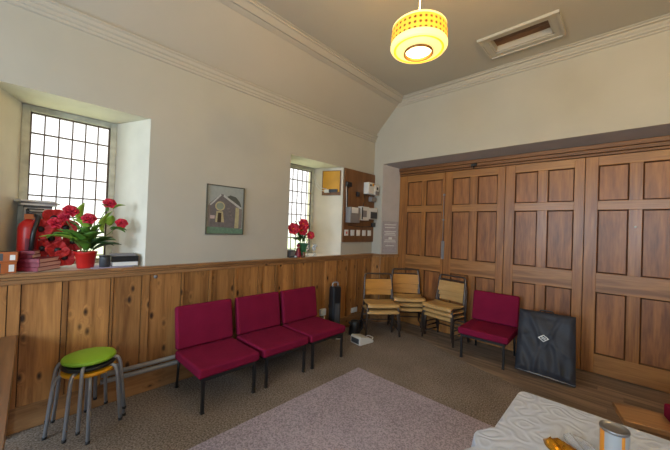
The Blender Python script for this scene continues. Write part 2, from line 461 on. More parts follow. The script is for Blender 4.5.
# ------------------------------------------------------------------ the room
CZ = 3.80; SX = 0.52; SZ = 3.27; YF = -0.335; WTOP = 1.18
WIN = [(-4.92, -3.89, -4.40), (-2.215, -1.155, -1.685)]     # front edges of each reveal, centre of frame
WZ0, WZ1 = 1.18, 2.575; FD = 0.47; FH = 0.315               # frame depth and half width

def wall_with_splays(name, X, sgn, wins, m):
    b = MB()
    xo = X-sgn*0.62; xf = X-sgn*FD
    ys = [BACK]+[c for w in wins for c in (w[0], w[1])]+[0.0]
    yo = [BACK]+[c for w in wins for c in (w[2]-FH-.02, w[2]+FH+.02)]+[0.0]
    def q(x, y0, y1, z0, z1): b.add([(x, y0, z0), (x, y1, z0), (x, y1, z1), (x, y0, z1)], [(0, 1, 2, 3)])
    for x, yy in ((X, ys), (xo, yo)):
        q(x, BACK, 0, 0, WZ0); q(x, BACK, 0, WZ1, SZ)
        for i in range(0, len(yy), 2): q(x, yy[i], yy[i+1], WZ0, WZ1)
    b.mat_i = 1
    for w in wins:
        a0, a1 = w[0], w[1]; o0, o1 = w[2]-FH-.02, w[2]+FH+.02
        for (xa, xb, p0, p1, r0, r1) in ((X, xf, a0, a1, o0, o1), (xf, xo, o0, o1, o0, o1)):
            b.add([(xa, p0, WZ0), (xb, r0, WZ0), (xb, r0, WZ1), (xa, p0, WZ1)], [(0, 1, 2, 3)])
            b.add([(xa, p1, WZ0), (xb, r1, WZ0), (xb, r1, WZ1), (xa, p1, WZ1)], [(0, 1, 2, 3)])
            b.add([(xa, p0, WZ0), (xa, p1, WZ0), (xb, r1, WZ0), (xb, r0, WZ0)], [(0, 1, 2, 3)])
            b.add([(xa, p0, WZ1), (xa, p1, WZ1), (xb, r1, WZ1), (xb, r0, WZ1)], [(0, 1, 2, 3)])
    return struct(b.build(name, [m, 'reveal']))
wall_with_splays('wall_left', 0.0, 1, WIN, 'plaster')
wall_with_splays('wall_right', ROOM_W, -1, [(-4.92, -3.89, -4.40), (-7.15, -6.05, -6.6)], 'plaster')  # wall out of view; its window openings are added for light

# back wall behind the viewer, its two plain windows added for light
b = MB()
xs = [0, .8, 1.9, 3.1, 4.2, ROOM_W]
for i in range(5):
    if i in (1, 3):
        b.box(xs[i], xs[i+1], BACK-.4, BACK, 0, WZ0); b.box(xs[i], xs[i+1], BACK-.4, BACK, WZ1+.1, CZ)
    else: b.box(xs[i], xs[i+1], BACK-.4, BACK, 0, CZ)
struct(b.build('wall_back', 'plaster'))

# the wall over the folding doors, with its shallow recess
b = MB()
yb = 0.0; XL0, XL1, XR0, XR1 = 0.19, 0.33, ROOM_W-0.19, ROOM_W-0.33
ZS0, ZS1 = 2.752, 2.706
b.add([(0, YF, 0), (XL0, YF, 0), (XL0, YF, ZS0), (0, YF, ZS0)], [(0, 1, 2, 3)])
b.add([(ROOM_W, YF, 0), (XR0, YF, 0), (XR0, YF, ZS0), (ROOM_W, YF, ZS0)], [(0, 1, 2, 3)])
b.add([(0, YF, ZS0), (ROOM_W, YF, ZS0), (ROOM_W, YF, CZ), (0, YF, CZ)], [(0, 1, 2, 3)])
b.mat_i = 1
b.add([(XL0, YF, 0), (XL1, yb, 0), (XL1, yb, ZS1), (XL0, YF, ZS0)], [(0, 1, 2, 3)])
b.add([(XR0, YF, 0), (XR1, yb, 0), (XR1, yb, ZS1), (XR0, YF, ZS0)], [(0, 1, 2, 3)])
b.add([(XL0, YF, ZS0), (XR0, YF, ZS0), (XR1, yb, ZS1), (XL1, yb, ZS1)], [(0, 1, 2, 3)])
b.mat_i = 0
b.box(0, ROOM_W, .12, .30, 0, CZ)
struct(b.build('wall_front', ['plaster', 'soffit']))

# ceiling: flat middle, sloping sides, and a boxed opening
HX0, HX1, HY0, HY1 = 2.10, 2.69, -1.10, -0.79
b = MB()
def cq(x0, x1, y0, y1): b.add([(x0, y0, CZ), (x1, y0, CZ), (x1, y1, CZ), (x0, y1, CZ)], [(0, 1, 2, 3)])
cq(SX, ROOM_W-SX, BACK, HY0); cq(SX, ROOM_W-SX, HY1, 0); cq(SX, HX0, HY0, HY1); cq(HX1, ROOM_W-SX, HY0, HY1)
b.add([(0, BACK, SZ), (0, 0, SZ), (SX, 0, CZ), (SX, BACK, CZ)], [(0, 1, 2, 3)])
b.add([(ROOM_W, BACK, SZ), (ROOM_W, 0, SZ), (ROOM_W-SX, 0, CZ), (ROOM_W-SX, BACK, CZ)], [(0, 1, 2, 3)])
struct(b.build('ceiling', 'ceiling'))
t = empty('ceiling_hatch', ((HX0+HX1)/2, (HY0+HY1)/2, CZ), 0, 'white framed rectangular opening in the ceiling showing brown boards above', 'ceiling hatch')
hw, hd = (HX1-HX0)/2, (HY1-HY0)/2
b = MB()
for (x0, x1, y0, y1) in ((-hw, hw, -hd-.0, -hd+.02), (-hw, hw, hd-.02, hd), (-hw, -hw+.02, -hd, hd), (hw-.02, hw, -hd, hd)):
    b.box(x0, x1, y0, y1, -.005, .065)
b.build('lining', 'ceiling', t)
b = MB(); fw = .075
for (x0, x1, y0, y1) in ((-hw-fw, hw+fw, -hd-fw, -hd), (-hw-fw, hw+fw, hd, hd+fw), (-hw-fw, -hw, -hd, hd), (hw, hw+fw, -hd, hd)):
    b.box(x0, x1, y0, y1, -.016, 0)
for (x0, x1, y0, y1) in ((-hw-fw-.012, hw+fw+.012, -hd-fw-.012, -hd-fw+.012), (-hw-fw-.012, hw+fw+.012, hd+fw-.012, hd+fw+.012), (-hw-fw-.012, -hw-fw+.012, -hd-fw, hd+fw), (hw+fw-.012, hw+fw+.012, -hd-fw, hd+fw)):
    b.box(x0, x1, y0, y1, -.028, 0)
b.build('frame', 'ceiling', t)
b = MB()
for k in range(3): b.box(-hw, hw, -hd+k*2*hd/3, -hd+(k+1)*2*hd/3-.006, .065, .08)
b.build('boards', 'brownslat', t)

# floor
b = MB()
y = BACK; yy = []
while y < 0.12:
    y2 = min(y+0.125, .12)
    if y > -2.2:
        x = 0.0-random.random()*1.5
        while x < ROOM_W:
            x2 = x+random.uniform(1.2, 2.6)
            b.box(max(x, 0), min(x2, ROOM_W), y+.0015, y2-.0015, -.03, -.006, True)
            x = x2+.002
    y = y2
b.t = (.3, .3, .3)
b.box(0, ROOM_W, BACK, .12, -.06, -.014)
b.box(0, ROOM_W, BACK, -2.1, -.014, -.006)
struct(b.build('floor', 'plank'))
b = MB()
edge = [(0.02, -.42), (.7, -.44), (1.15, -.52), (1.55, -.70), (1.93, -.87), (2.3, -.97), (2.55, -1.07), (3.2, -1.18), (ROOM_W, -1.25)]
b.prism([(0.02, BACK+.02), (ROOM_W-.02, BACK+.02)]+[(min(x, ROOM_W-.02), y) for x, y in edge[::-1]], 'Z', -.0058, 0.0)
tag(b.build('fitted_carpet', 'carpet'), 'brown speckled carpet covering the floor up to the floorboards', 'carpet')
b = MB()
b.prism([(1.075, -1.963), (1.07, -4.55), (3.9, -4.55), (3.9, -1.97)], 'Z', 0.0002, 0.006)
tag(b.build('rug', 'rug'), 'pale mauve-grey speckled carpet square laid over the brown carpet', 'rug')

# pine wainscot on the left wall
def wains_y(name, X, sgn):
    b = MB()
    yb_ = [BACK, -7.9, -7.86, -7.5, -7.46, -7.1, -7.06, -6.7, -6.66, -6.3, -6.26, -5.9, -5.86, -5.4, -5.36, -5.1, -5.06, -4.77, -4.70, -4.469, -4.432, -4.152, -4.13, -3.914, -3.848, -3.565, -3.536, -3.281, -3.247, -2.988, -2.95, -2.67, -2.613, -2.419, -2.364, -2.109, -2.074, -1.798, -1.769, -1.515, -1.473, -1.27, -1.235, -1.02, -.985, -.78, -.745, -.55, -.515, YF]
    for i in range(len(yb_)-1):
        y0, y1 = yb_[i], yb_[i+1]
        strip = (y1-y0) < .08
        d = .030 if strip else .020
        zt = 1.115 if strip else 1.10
        x0, x1 = sorted((X, X+sgn*d))
        b.box(x0, x1, y0+.003, y1-.003, .17, zt, True)
    b.mat_i = 1; b.t = (.1, .1, .1)
    x0, x1 = sorted((X, X+sgn*.012)); b.box(x0, x1, BACK, YF, 0, 1.12)
    return struct(b.build(name, ['pine', 'groove']))
wains_y('trim_1', 0, 1)
wains_y('trim_2', ROOM_W, -1)
def rails(name, X, sgn):
    b = MB()
    def bx(d, z0, z1):
        x0, x1 = sorted((X, X+sgn*d)); b.box(x0, x1, BACK, YF, z0, z1)
    bx(.036, 1.10, 1.135); bx(.048, 1.137, 1.156); bx(.062, 1.158, 1.182)
    return struct(b.build(name, 'pine_rail', bevel=.004))
rails('trim_3', 0, 1); rails('trim_4', ROOM_W, -1)
for nm, X, sg in (('baseboard_left', 0, 1), ('baseboard_right', ROOM_W, -1)):
    b = MB(); x0, x1 = sorted((X, X+sg*.034)); b.box(x0, x1, BACK, YF, 0, .185)
    struct(b.build(nm, 'pine_rail', bevel=.006))
# wainscot round the pier and into the recess
b = MB()
for (a, c, mid) in (((0, YF), (XL0, YF), 2), ((XL0, YF), (XL1, 0), 4), ((ROOM_W, YF), (XR0, YF), 2), ((XR0, YF), (XR1, 0), 4)):
    a = Vector((*a, 0)); c = Vector((*c, 0)); d = (c-a); L_ = d.length; d.normalize()
    n = Vector((-d.y, d.x, 0)); n = -n if (n.dot(Vector((2.5, -3, 0))-a) < 0) else n
    Mx = Matrix((d, n, Vector((0, 0, 1)))).transposed()
    for k in range(mid):
        b.t = (random.random(), random.random(), random.random())
        b.obox(a+d*L_*(k+.5)/mid+n*.009+Vector((0, 0, .565)), (L_/mid-.005, .018, 1.13), Mx)
    b.mat_i = 1
    b.obox(a+d*L_/2+n*.015+Vector((0, 0, 1.157)), (L_+.02, .03, .046), Mx)
    b.obox(a+d*L_/2+n*.013+Vector((0, 0, .085)), (L_+.02, .026, .17), Mx)
    b.mat_i = 0
struct(b.build('trim_5', ['pine', 'pine_rail_x']))

# cornices
def cornice_y(name, X, sgn):
    b = MB()
    P = lambda pts: [(X+sgn*x, z) for x, z in pts]
    # lower moulding, where wall meets slope
    b.prism(P([(0, 3.150), (.014, 3.158), (.014, 3.178), (.024, 3.186), (.024, 3.212), (.038, 3.224), (.044, 3.250), (.058, 3.262), (.058, 3.272), (.02, 3.292), (0, 3.27)]), 'Y', BACK, YF)
    # upper moulding, where slope meets ceiling
    def on(t, o):   # t distance down the slope from the top, o offset out of the slope
        d = Vector((-SX, SZ-CZ)).normalized(); n = Vector((-d.y, d.x)); n = n if n.y < 0 else -n
        p = Vector((SX, CZ))+d*t+n*o
        return (p.x, p.y)
    b.prism(P([on(.115, 0), on(.112, .012), on(.09, .016), on(.088, .028), on(.06, .034), on(.045, .055), (SX+.055, CZ-.030), (SX+.075, CZ-.026), (SX+.078, CZ-.012), (SX+.10, CZ-.008), (SX+.10, CZ), (SX, CZ)]), 'Y', BACK, YF)
    return struct(b.build(name, 'ceiling'))
cornice_y('trim_6', 0, 1); cornice_y('trim_7', ROOM_W, -1)
b = MB()
b.prism([(YF, CZ-.115), (YF-.014, CZ-.11), (YF-.014, CZ-.09), (YF-.03, CZ-.085), (YF-.03, CZ-.066), (YF-.052, CZ-.046), (YF-.058, CZ-.03), (YF-.085, CZ-.026), (YF-.088, CZ-.012), (YF-.11, CZ-.008), (YF-.11, CZ), (YF, CZ)], 'X', SX-.06, ROOM_W-SX+.06)
struct(b.build('trim_8', 'ceiling'))

# leaded windows
def window(name, yc, X=0.0, sgn=1):
    xf = X-sgn*FD
    t = bpy.data.objects.new(name, None); C.objects.link(t); t.location = (xf, yc, WZ0); t['kind'] = 'structure'
    H = WZ1-WZ0; hw = .284; fr = MB()
    o = FH+.021
    fr.box(-.045, .01, -o, -hw, 0, H); fr.box(-.045, .01, hw, o, 0, H); fr.box(-.045, .01, -hw, hw, H-.055, H); fr.box(-.045, .01, -hw, hw, 0, .03)
    fr.build('window_frame', 'whitepaint', t, bevel=.006)
    c = MB()
    w0 = hw; z0, z1 = .03, H-.055
    for (a, b_, z, zz) in ((-w0, -w0+.012, z0, z1), (w0-.012, w0, z0, z1)): c.box(-.03, -.008, a, b_, z, zz)
    c.box(-.03, -.008, -w0, w0, z1-.012, z1); c.box(-.03, -.008, -w0, w0, z0, z0+.012)
    for k in range(1, 6):
        y = -w0+2*w0*k/6; c.box(-.024, -.014, y-.0048, y+.0048, z0, z1)
    z = 1.16
    while z > .05:
        c.box(-.026, -.012, -w0, w0, z-.006, z+.006); z -= .181
    c.build('leading', 'lead', t)
    g = MB(); g.box(-.021, -.018, -w0, w0, z0, z1); g.build('pane', 'pane', t)
    return t
window('window_1', -4.40); window('window_2', -1.685)

# folding doors
LX = [0.33, 1.17, 2.042, 2.915, 3.788, XR1]
rows = [(.232, .958), (1.185, 1.930), (2.036, 2.455)]
for i in range(5):
    x0, x1 = LX[i]+.003, LX[i+1]-.003
    t = bpy.data.objects.new('door_%d' % (i+1), None); C.objects.link(t); t.location = (x0, 0, 0); t['kind'] = 'structure'
    w = x1-x0
    if i == 0: ps = [(.16, .43), (.51, .79)]
    else: ps = [(.118, .385), (.494, .768)] if i < 4 else [(.12, .38), (.49, .75)]
    def bar(b, a, c, z0, z1, y=0.0): b.box(a, c, y, y+.045, z0, z1, True)
    s = MB()
    bar(s, 0, ps[0][0], .008, 2.565); bar(s, ps[1][1], w, .008, 2.565)
    for r in rows: bar(s, ps[0][1], ps[1][0], r[0], r[1], .001)
    s.build('stile', 'door_z', t, bevel=.002, seg=1, flat=True)
    s = MB()
    for z0, z1 in ((.008, rows[0][0]), (rows[0][1], rows[1][0]), (rows[1][1], rows[2][0]), (rows[2][1], 2.565)):
        bar(s, ps[0][0], ps[1][1], z0, z1)
    s.build('rail', 'door_x', t, bevel=.002, seg=1, flat=True)
    for r in rows:
        for p in ps:
            s = MB(); e = .014
            s.mat_i = 1
            # sloping moulding round the panel
            o = [(p[0], r[0]), (p[1], r[0]), (p[1], r[1]), (p[0], r[1])]
            n_ = [(p[0]+e, r[0]+e), (p[1]-e, r[0]+e), (p[1]-e, r[1]-e), (p[0]+e, r[1]-e)]
            for k in range(4):
                k2 = (k+1) % 4
                s.add([(o[k][0], .004, o[k][1]), (o[k2][0], .004, o[k2][1]), (n_[k2][0], .022, n_[k2][1]), (n_[k][0], .022, n_[k][1])], [(0, 1, 2, 3)])
            s.mat_i = 0
            s.t = (random.random(), random.random(), random.random())
            s.box(p[0]+e, p[1]-e, .022, .034, r[0]+e, r[1]-e)
            s.build('panel', ['door_panel', 'door_gap'], t)
    s = MB(); s.box(-.006, w+.006, .045, .06, 0, 2.58); s.build('backing', 'door_gap', t)
    if i == 1:   # tall drop bolt on the seam
        h = MB()
        h.tube([(-.012, -.012, 1.45), (-.012, -.012, 2.22)], .0055, 8)
        h.tube([(-.012, -.014, 1.20), (-.012, -.014, 1.44)], .008, 8)
        for z in (1.24, 1.40, 1.80, 2.20): h.box(-.030, .006, -.016, 0, z-.012, z+.012)
        h.box(-.035, .012, -.012, 0, 1.17, 1.46)
        h.build('bolt', 'grey', t)
    if i == 3:
        h = MB(); h.lathe([(0, 0), (.011, 0), (.011, .008), (0, .008)], n=14)
        o = h.build('keyhole_plate', 'white', t); o.rotation_euler = (R(90), 0, 0); o.location = (.442, 0, 1.735)
# head of the door frame
b = MB()
b.box(XL1, XR1, -.012, .05, 2.57, 2.600); b.box(XL1, XR1, -.026, .05, 2.604, 2.648); b.box(XL1, XR1, -.040, .05, 2.650, 2.704)
struct(b.build('trim_9', 'door_head', bevel=.006))
b = MB(); b.box(1.58, 1.66, -.055, -.028, 2.606, 2.640); b.tube([(1.62, -.05, 2.60), (1.62, -.05, 2.565)], .01, 8)
tag(b.build('door_track_bracket', 'blackmetal'), 'small dark bracket on the moulding above the folding doors', 'bracket')

# ------------------------------------------------------------------ heating pipes
for z, lab in ((.272, 'upper of the two grey heating pipes along the pine wall'), (.215, 'lower of the two grey heating pipes along the pine wall')):
    b = MB()
    b.tube(bend([(.056, -4.20, z), (.056, -1.55, z-.012)], .05), .020, 12)
    tag(b.build('heating_pipe', 'pipe'), lab, 'pipe', 'heating pipes on the left wall')
b = MB(); b.lathe([(0, 0), (.016, 0), (.016, .006), (0, .006)], n=14)
o = b.build('wall_disc', 'grey'); o.rotation_euler = (0, R(90), 0); o.location = (.021, -3.80, 1.075)
tag(o, 'small round grey metal disc on the pine boards near the sill', 'disc')

# ------------------------------------------------------------------ pendant lamp
LP = Vector((2.285, -2.985, 2.832))
t = empty('pendant_lamp', LP, 0, 'yellow patterned drum pendant lamp, lit, hanging from the ceiling', 'lamp')
b = MB(); b.lathe([(.166, .078), (.171, .074), (.175, .04), (.176, 0), (.175, -.020)], n=48); b.build('shade', 'shade', t)
b = MB(); b.lathe([(.150, .088), (.165, .091), (.171, .085), (.168, .077)], n=48); b.build('top_band', 'rimglow', t)
b = MB(); b.lathe([(.175, -.020), (.179, -.028), (.179, -.042), (.170, -.056)], n=48); b.build('lower_band', 'rimglow', t)
b = MB(); b.lathe([(.170, -.056), (.155, -.060), (.145, -.056), (.128, -.064), (.090, -.070)], n=48); b.build('diffuser', 'dish', t)
b = MB(); b.lathe([(.158, -.0595), (.151, -.0625), (.143, -.0585)], n=48); b.build('diffuser_groove', 'groovelit', t)
b = MB(); b.lathe([(.090, -.070), (.092, -.084), (.083, -.084), (.079, -.050)], n=40); b.build('ring', 'lamptrim', t)
b = MB(); b.lathe([(.0, -.066), (.05, -.067), (.080, -.068)], n=32); b.build('bulb', 'bulb', t)
b = MB(); b.tube([(0, 0, .06), (0, 0, CZ-LP.z-.01)], .0035, 8); b.build('cord', 'white', t)
b = MB(); b.lathe([(0, CZ-LP.z-.03), (.03, CZ-LP.z-.028), (.045, CZ-LP.z-.004), (.045, CZ-LP.z)], n=24); b.build('ceiling_rose', 'white', t)
b = MB()
for k in range(3):
    a = 2*PI*k/3; b.tube([(0, 0, .055), (0.16*math.cos(a), 0.16*math.sin(a), .086)], .003, 6)
b.build('spider', 'lamptrim', t)
def pt(name, loc, e, rad=.05, parent=None):
    d = bpy.data.lights.new(name, 'POINT'); d.energy = e; d.color = (1.0, 0.64, 0.20); d.shadow_soft_size = rad
    o = bpy.data.objects.new(name, d); C.objects.link(o); o.location = loc
    if parent: o.parent = parent
pt('lamp_glow_down', (0, 0, -.13), 4, .07, t)
pt('lamp_glow_up', (0, 0, .14), 34, .07, t)

# an unseen second lamp of the same kind, added for warm light
t2 = copy_tree(t); t2.location = (4.25, -2.985, 2.85)
for ch in t2.children:
    if ch.type == 'LIGHT': ch.data = ch.data.copy(); ch.data.energy *= 2.4
t2['label'] = 'unseen second yellow drum pendant lamp, added for light right of the first'
t['group'] = t2['group'] = 'drum pendant lamps'

# ------------------------------------------------------------------ red reception chairs
def make_reception():
    t = empty('reception_chair', (0, 0, 0), 0, 'x', 'chair', 'magenta upholstered reception chairs')
    b = MB(); b.box(-.292, .292, -.305, .255, .300, .385)
    b.build('seat', 'magenta', t, bevel=.022, seg=4)
    b = MB(); Mx = Matrix.Rotation(R(-9), 3, 'X')
    b.obox((0, .270, .588), (.575, .068, .405), Mx)
    b.build('backrest', 'magenta', t, bevel=.022, seg=4)
    b = MB()
    for x in (-.245, .245):
        b.box(x-.012, x+.012, -.285, .25, .270, .300)
    b.box(-.245, .245, -.290, -.268, .272, .300); b.box(-.245, .245, .235, .257, .272, .300)
    b.build('seat_frame', 'blackmetal', t)
    for sx_ in (-1, 1):
        b = MB(); b.prism([(sx_*.245-.012, -.292), (sx_*.245+.012, -.292), (sx_*.245+.012, -.268), (sx_*.245-.012, -.268)], 'Z', 0.006, .3)
        b.box(sx_*.245-.014, sx_*.245+.014, -.294, -.266, 0, .012)
        b.build('leg', 'blackmetal', t)
        b = MB(); b.tube([(sx_*.245, .300, .006), (sx_*.245, .262, .300)], .013, 8)
        b.box(sx_*.245-.014, sx_*.245+.014, .287, .314, 0, .012)
        b.build('leg', 'blackmetal', t)
    for x in (-.20, .20):
        b = MB(); b.tube([(x, .245, .285), (x, .285, .40), (x, .312, .55)], .010, 8)
        b.build('back_bracket', 'blackmetal', t)
    return t
rc = make_reception()
rcs = [(0.445, -3.367, 90, 'leftmost magenta reception chair of the row along the pine wall'),
       (0.445, -2.738, 90, 'middle magenta reception chair of the row, between two matching chairs'),
       (0.450, -2.125, 90, 'rightmost magenta reception chair of the wall row, next to the tower fan'),
       (2.005, -0.425, 1.5, 'magenta reception chair standing alone against the folding doors beside the black bag')]
for k, (x, y, a, lab) in enumerate(rcs):
    o = rc if k == 0 else copy_tree(rc)
    o.location = (x, y, 0 if k < 3 else -.004); o.rotation_euler = (0, 0, R(a)); o['label'] = lab

# ------------------------------------------------------------------ stacking stools
def make_stool(m):
    t = empty('stool', (0, 0, 0), 0, 'x', 'stool', 'stack of round stools')
    b = MB(); b.lathe([(0, .470), (.150, .470), (.165, .466), (.170, .458), (.170, .448), (.164, .441), (0, .440)], n=48)
    b.build('seat', m, t)
    for k in range(4):
        a = PI/2*k; c, s = math.cos(a), math.sin(a)
        pr = [(.105, .434), (.150, .434), (.182, .428), (.200, .385), (.238, .008)]
        b = MB(); b.tube(bend([(r*c, r*s, z) for r, z in pr], .04), .0125, 10)
        b.build('leg', 'chrome', t)
        o = MB(); o.lathe([(0, 0), (.0145, 0), (.0145, .02), (0, .02)], c=(.2388*c, .2388*s, 0), n=12)
        o.build('rubber_foot', 'blackplastic', t)
    return t
for m, dz, a, lab in (('yellow', 0, -6, 'round stool with amber yellow seat, lowest of the stack of three'),
                      ('blackplastic', .043, -39, 'round stool with black seat, middle of the stack of three'),
                      ('green', .086, -20, 'round stool with lime green seat, topmost of the stack of three')):
    o = make_stool(m); o.location = (.285, -4.315, dz); o.rotation_euler = (0, 0, R(a)); o['label'] = lab

# ------------------------------------------------------------------ tubular school chairs
def make_school(ms, mb):
    t = empty('school_chair', (0, 0, 0), 0, 'x', 'chair'); t.scale = (1.30, .90, 1.0)
    b = MB()   # back legs and arch in one bent tube
    side = lambda s: [(s*.200, .235, .005), (s*.180, .165, .37), (s*.178, .165, .43), (s*.165, .225, .76)]
    pts = side(-1)+[(-.155, .235, .800), (.155, .235, .800)]+side(1)[::-1]
    b.tube(bend(pts, .045), 0.0128, 10)
    b.build('back_frame', 'brownmetal', t)
    for s in (-1, 1):
        b = MB(); b.tube(bend([(s*.200, -.205, .005), (s*.178, -.165, .362), (s*.176, .160, .375)], .05), 0.0128, 10)
        b.build('leg', 'brownmetal', t)
        b = MB(); b.tube([(s*.196, -.196, .09), (s*.196, .216, .09)], .008, 8); b.build('stretcher', 'brownmetal', t)
    for y_, z_, w_ in ((-.10, .366, .176), (.12, .372, .176), (.205, .16, .19)):
        b = MB(); b.tube([(-w_, y_, z_), (w_, y_, z_)], .009, 8); b.build('crossbar', 'brownmetal', t)
    prof = [(-.212, .350), (-.207, .376), (-.190, .392), (-.14, .397), (.0, .388), (.10, .388), (.165, .402)]
    def seat(u, v):
        x = (u-.5)*.375; i = v*(len(prof)-1); k = min(int(i), len(prof)-2); f = i-k
        y = prof[k][0]*(1-f)+prof[k+1][0]*f; z = prof[k][1]*(1-f)+prof[k+1][1]*f
        return (x, y, z-.006*math.cos((u-.5)*PI))
    b = MB(); b.grid(seat, 8, 18); b.build('seat', ms, t, solid=.012)
    def back(u, v):
        x = (u-.5)*.345; zz = .560+v*.155
        return (x, .172+.055*((zz-.43)/.31)-.012+.020*math.cos((u-.5)*PI)*1.0, zz)
    b = MB(); b.grid(back, 10, 6); b.build('backrest', mb, t, solid=.012, bevel=.004)
    return t
def stack(n, x, y, a, grp, labs, dz=.055, dy=-.022, seats=('ply', 'ply_amber'), z0=0):
    base = make_school(*seats); base['group'] = grp
    ca, sa = math.cos(R(a)), math.sin(R(a))
    for k in range(n):
        o = base if k == 0 else copy_tree(base)
        o.location = (x-sa*dy*k, y+ca*dy*k, z0+dz*k); o.rotation_euler = (0, 0, R(a)); o['label'] = labs[k]
stack(2, .545, -.795, 50, 'school chairs in the left stack', ['plywood school chair, lower of the pair nearest the pine wall', 'plywood school chair with amber back, on top of the pair nearest the pine wall'], dz=.095)
stack(3, .715, -.30, 42, 'school chairs in the corner stack', ['plywood school chair in the corner stack, lowest of the three', 'plywood school chair in the corner stack, middle of the three', 'plywood school chair in the corner stack, topmost of the three'], dz=.080, z0=-.006)
stack(3, 1.345, -.265, -10, 'school chairs in the right stack', ['plywood school chair beside the magenta chair, lowest of its stack', 'plywood school chair beside the magenta chair, middle of its stack', 'plywood school chair with pale back beside the magenta chair, topmost of its stack'], seats=('ply', 'ply'), dz=.070, z0=-.006)

# ------------------------------------------------------------------ black nylon case leaning on the doors
t = empty('storage_bag', (2.645, -.60, -.006), R(6), 'black nylon zipped bag with white emblem, leaning against the folding doors', 'bag')
lean = R(-20)
def bagpt(u, v, front):
    x = (u-.5)*(.545+.02*(1-v)); z = v*(.70+.03*u)-.03*u
    e = min(u, 1-u, v, 1-v); puff = .05*min(1, (e/.10))**.6
    wr = .008*math.sin(9*u+14*v)+.008*math.sin(31*(u-.5)*(1.15-v)+4*v)*(1-.5*v)+.016*math.exp(-((abs(u-.48)-.52*(v-.42))**2)/.0016)*(v > .42)+.014*math.exp(-((u-.30-.25*v)**2)/.0012)*(v < .6)+.013*math.exp(-((u-.80+.30*v)**2)/.0014)*(v < .65)+.010*math.exp(-((v-.50-.12*math.sin(5*u))**2)/.0012)-.010*math.exp(-((v-.90)**2)/.0006)
    wr *= min(1, e/.08)
    y = -(.028+puff+wr) if front else .03
    return x, y, z
def leanf(p):
    x, y, z = p
    y2 = y*math.cos(lean)-z*math.sin(lean); z2 = z*math.cos(lean)+y*math.sin(lean)
    return (x, y2, z2+.033)
b = MB()
N1, N2 = 40, 44
b.grid(lambda u, v: leanf(bagpt(u, v, True)), N1, N2)
b.grid(lambda u, v: leanf(bagpt(u, v, False)), 4, 4)
for (f0, f1) in ((lambda s: (s, 0), 0), (lambda s: (s, 1), 0), (lambda s: (0, s), 0), (lambda s: (1, s), 0)):
    b.grid(lambda s, w, f0=f0: leanf(tuple(Vector(bagpt(*f0(s), True))*(1-w)+Vector(bagpt(*f0(s), False))*w)), 40, 2)
b.build('body', 'nylon', t)
b = MB()
pts = [leanf((x, y-.03, .012-.03*(x/.55+.5))) for x, y in [(-.275, .01)]+[(-.275+.55*k/12, -.006-.012*math.sin(PI*k/12)) for k in range(13)]+[(.275, .01)]]
b.tube(pts, .006, 8); b.build('piping', 'piping', t)
b = MB(); b.tube(bend([leanf((-.07, -.0, .695)), leanf((-.06, -.0, .722)), leanf((.06, 0, .722)), leanf((.07, 0, .695))], .02), .008, 8)
b.build('handle', 'blackplastic', t)
b = MB()   # double-diamond emblem
def dia(cx, cz, w, h, th):
    o = [(cx-w, cz), (cx, cz+h), (cx+w, cz), (cx, cz-h)]; i_ = [(cx-w+th*1.6, cz), (cx, cz+h-th), (cx+w-th*1.6, cz), (cx, cz-h+th)]
    for k in range(4):
        k2 = (k+1) % 4
        vs = [o[k], o[k2], i_[k2], i_[k]]
        b.add([leanf((p[0], -.108, p[1])) for p in vs]+[leanf((p[0], -.084, p[1])) for p in vs], [(0, 1, 2, 3), (4, 5, 6, 7), (0, 1, 5, 4), (1, 2, 6, 5), (2, 3, 7, 6), (3, 0, 4, 7)])
dia(-.015, .395, .054, .040, .010)
for p0, p1 in (((-.040, .412), (.006, .395)), ((-.034, .395), (.012, .378))):
    b.add([leanf((p0[0], -.112, p0[1]-.004)), leanf((p1[0], -.112, p1[1]-.004)), leanf((p1[0], -.112, p1[1]+.004)), leanf((p0[0], -.112, p0[1]+.004)),
           leanf((p0[0], -.085, p0[1]-.004)), leanf((p1[0], -.085, p1[1]-.004)), leanf((p1[0], -.085, p1[1]+.004)), leanf((p0[0], -.085, p0[1]+.004))],
          [(0, 1, 2, 3), (4, 5, 6, 7), (0, 1, 5, 4), (1, 2, 6, 5), (2, 3, 7, 6), (3, 0, 4, 7)])
o = b.build('emblem', 'white', t); o['label'] = 'white diamond emblem'

# ------------------------------------------------------------------ cloth covered table, front right
TX0, TX1, TY0, TY1, TZ = 2.868, 4.05, -4.45, -2.745, .72
t = empty('folding_table', ((TX0+TX1)/2, (TY0+TY1)/2, 0), 0, 'table under the white damask cloth at the lower right', 'table')
hx, hy = (TX1-TX0)/2, (TY1-TY0)/2
b = MB(); b.box(-hx+.01, hx-.01, -hy+.01, hy-.01, TZ-.034, TZ-.006); b.build('tabletop', 'benchwood', t)
for sx_ in (-1, 1):
    for sy_ in (-1, 1):
        b = MB(); b.tube([(sx_*(hx-.10), sy_*(hy-.14), .006), (sx_*(hx-.10), sy_*(hy-.14), TZ-.034)], .014, 10); b.build('leg', 'blackmetal', t)
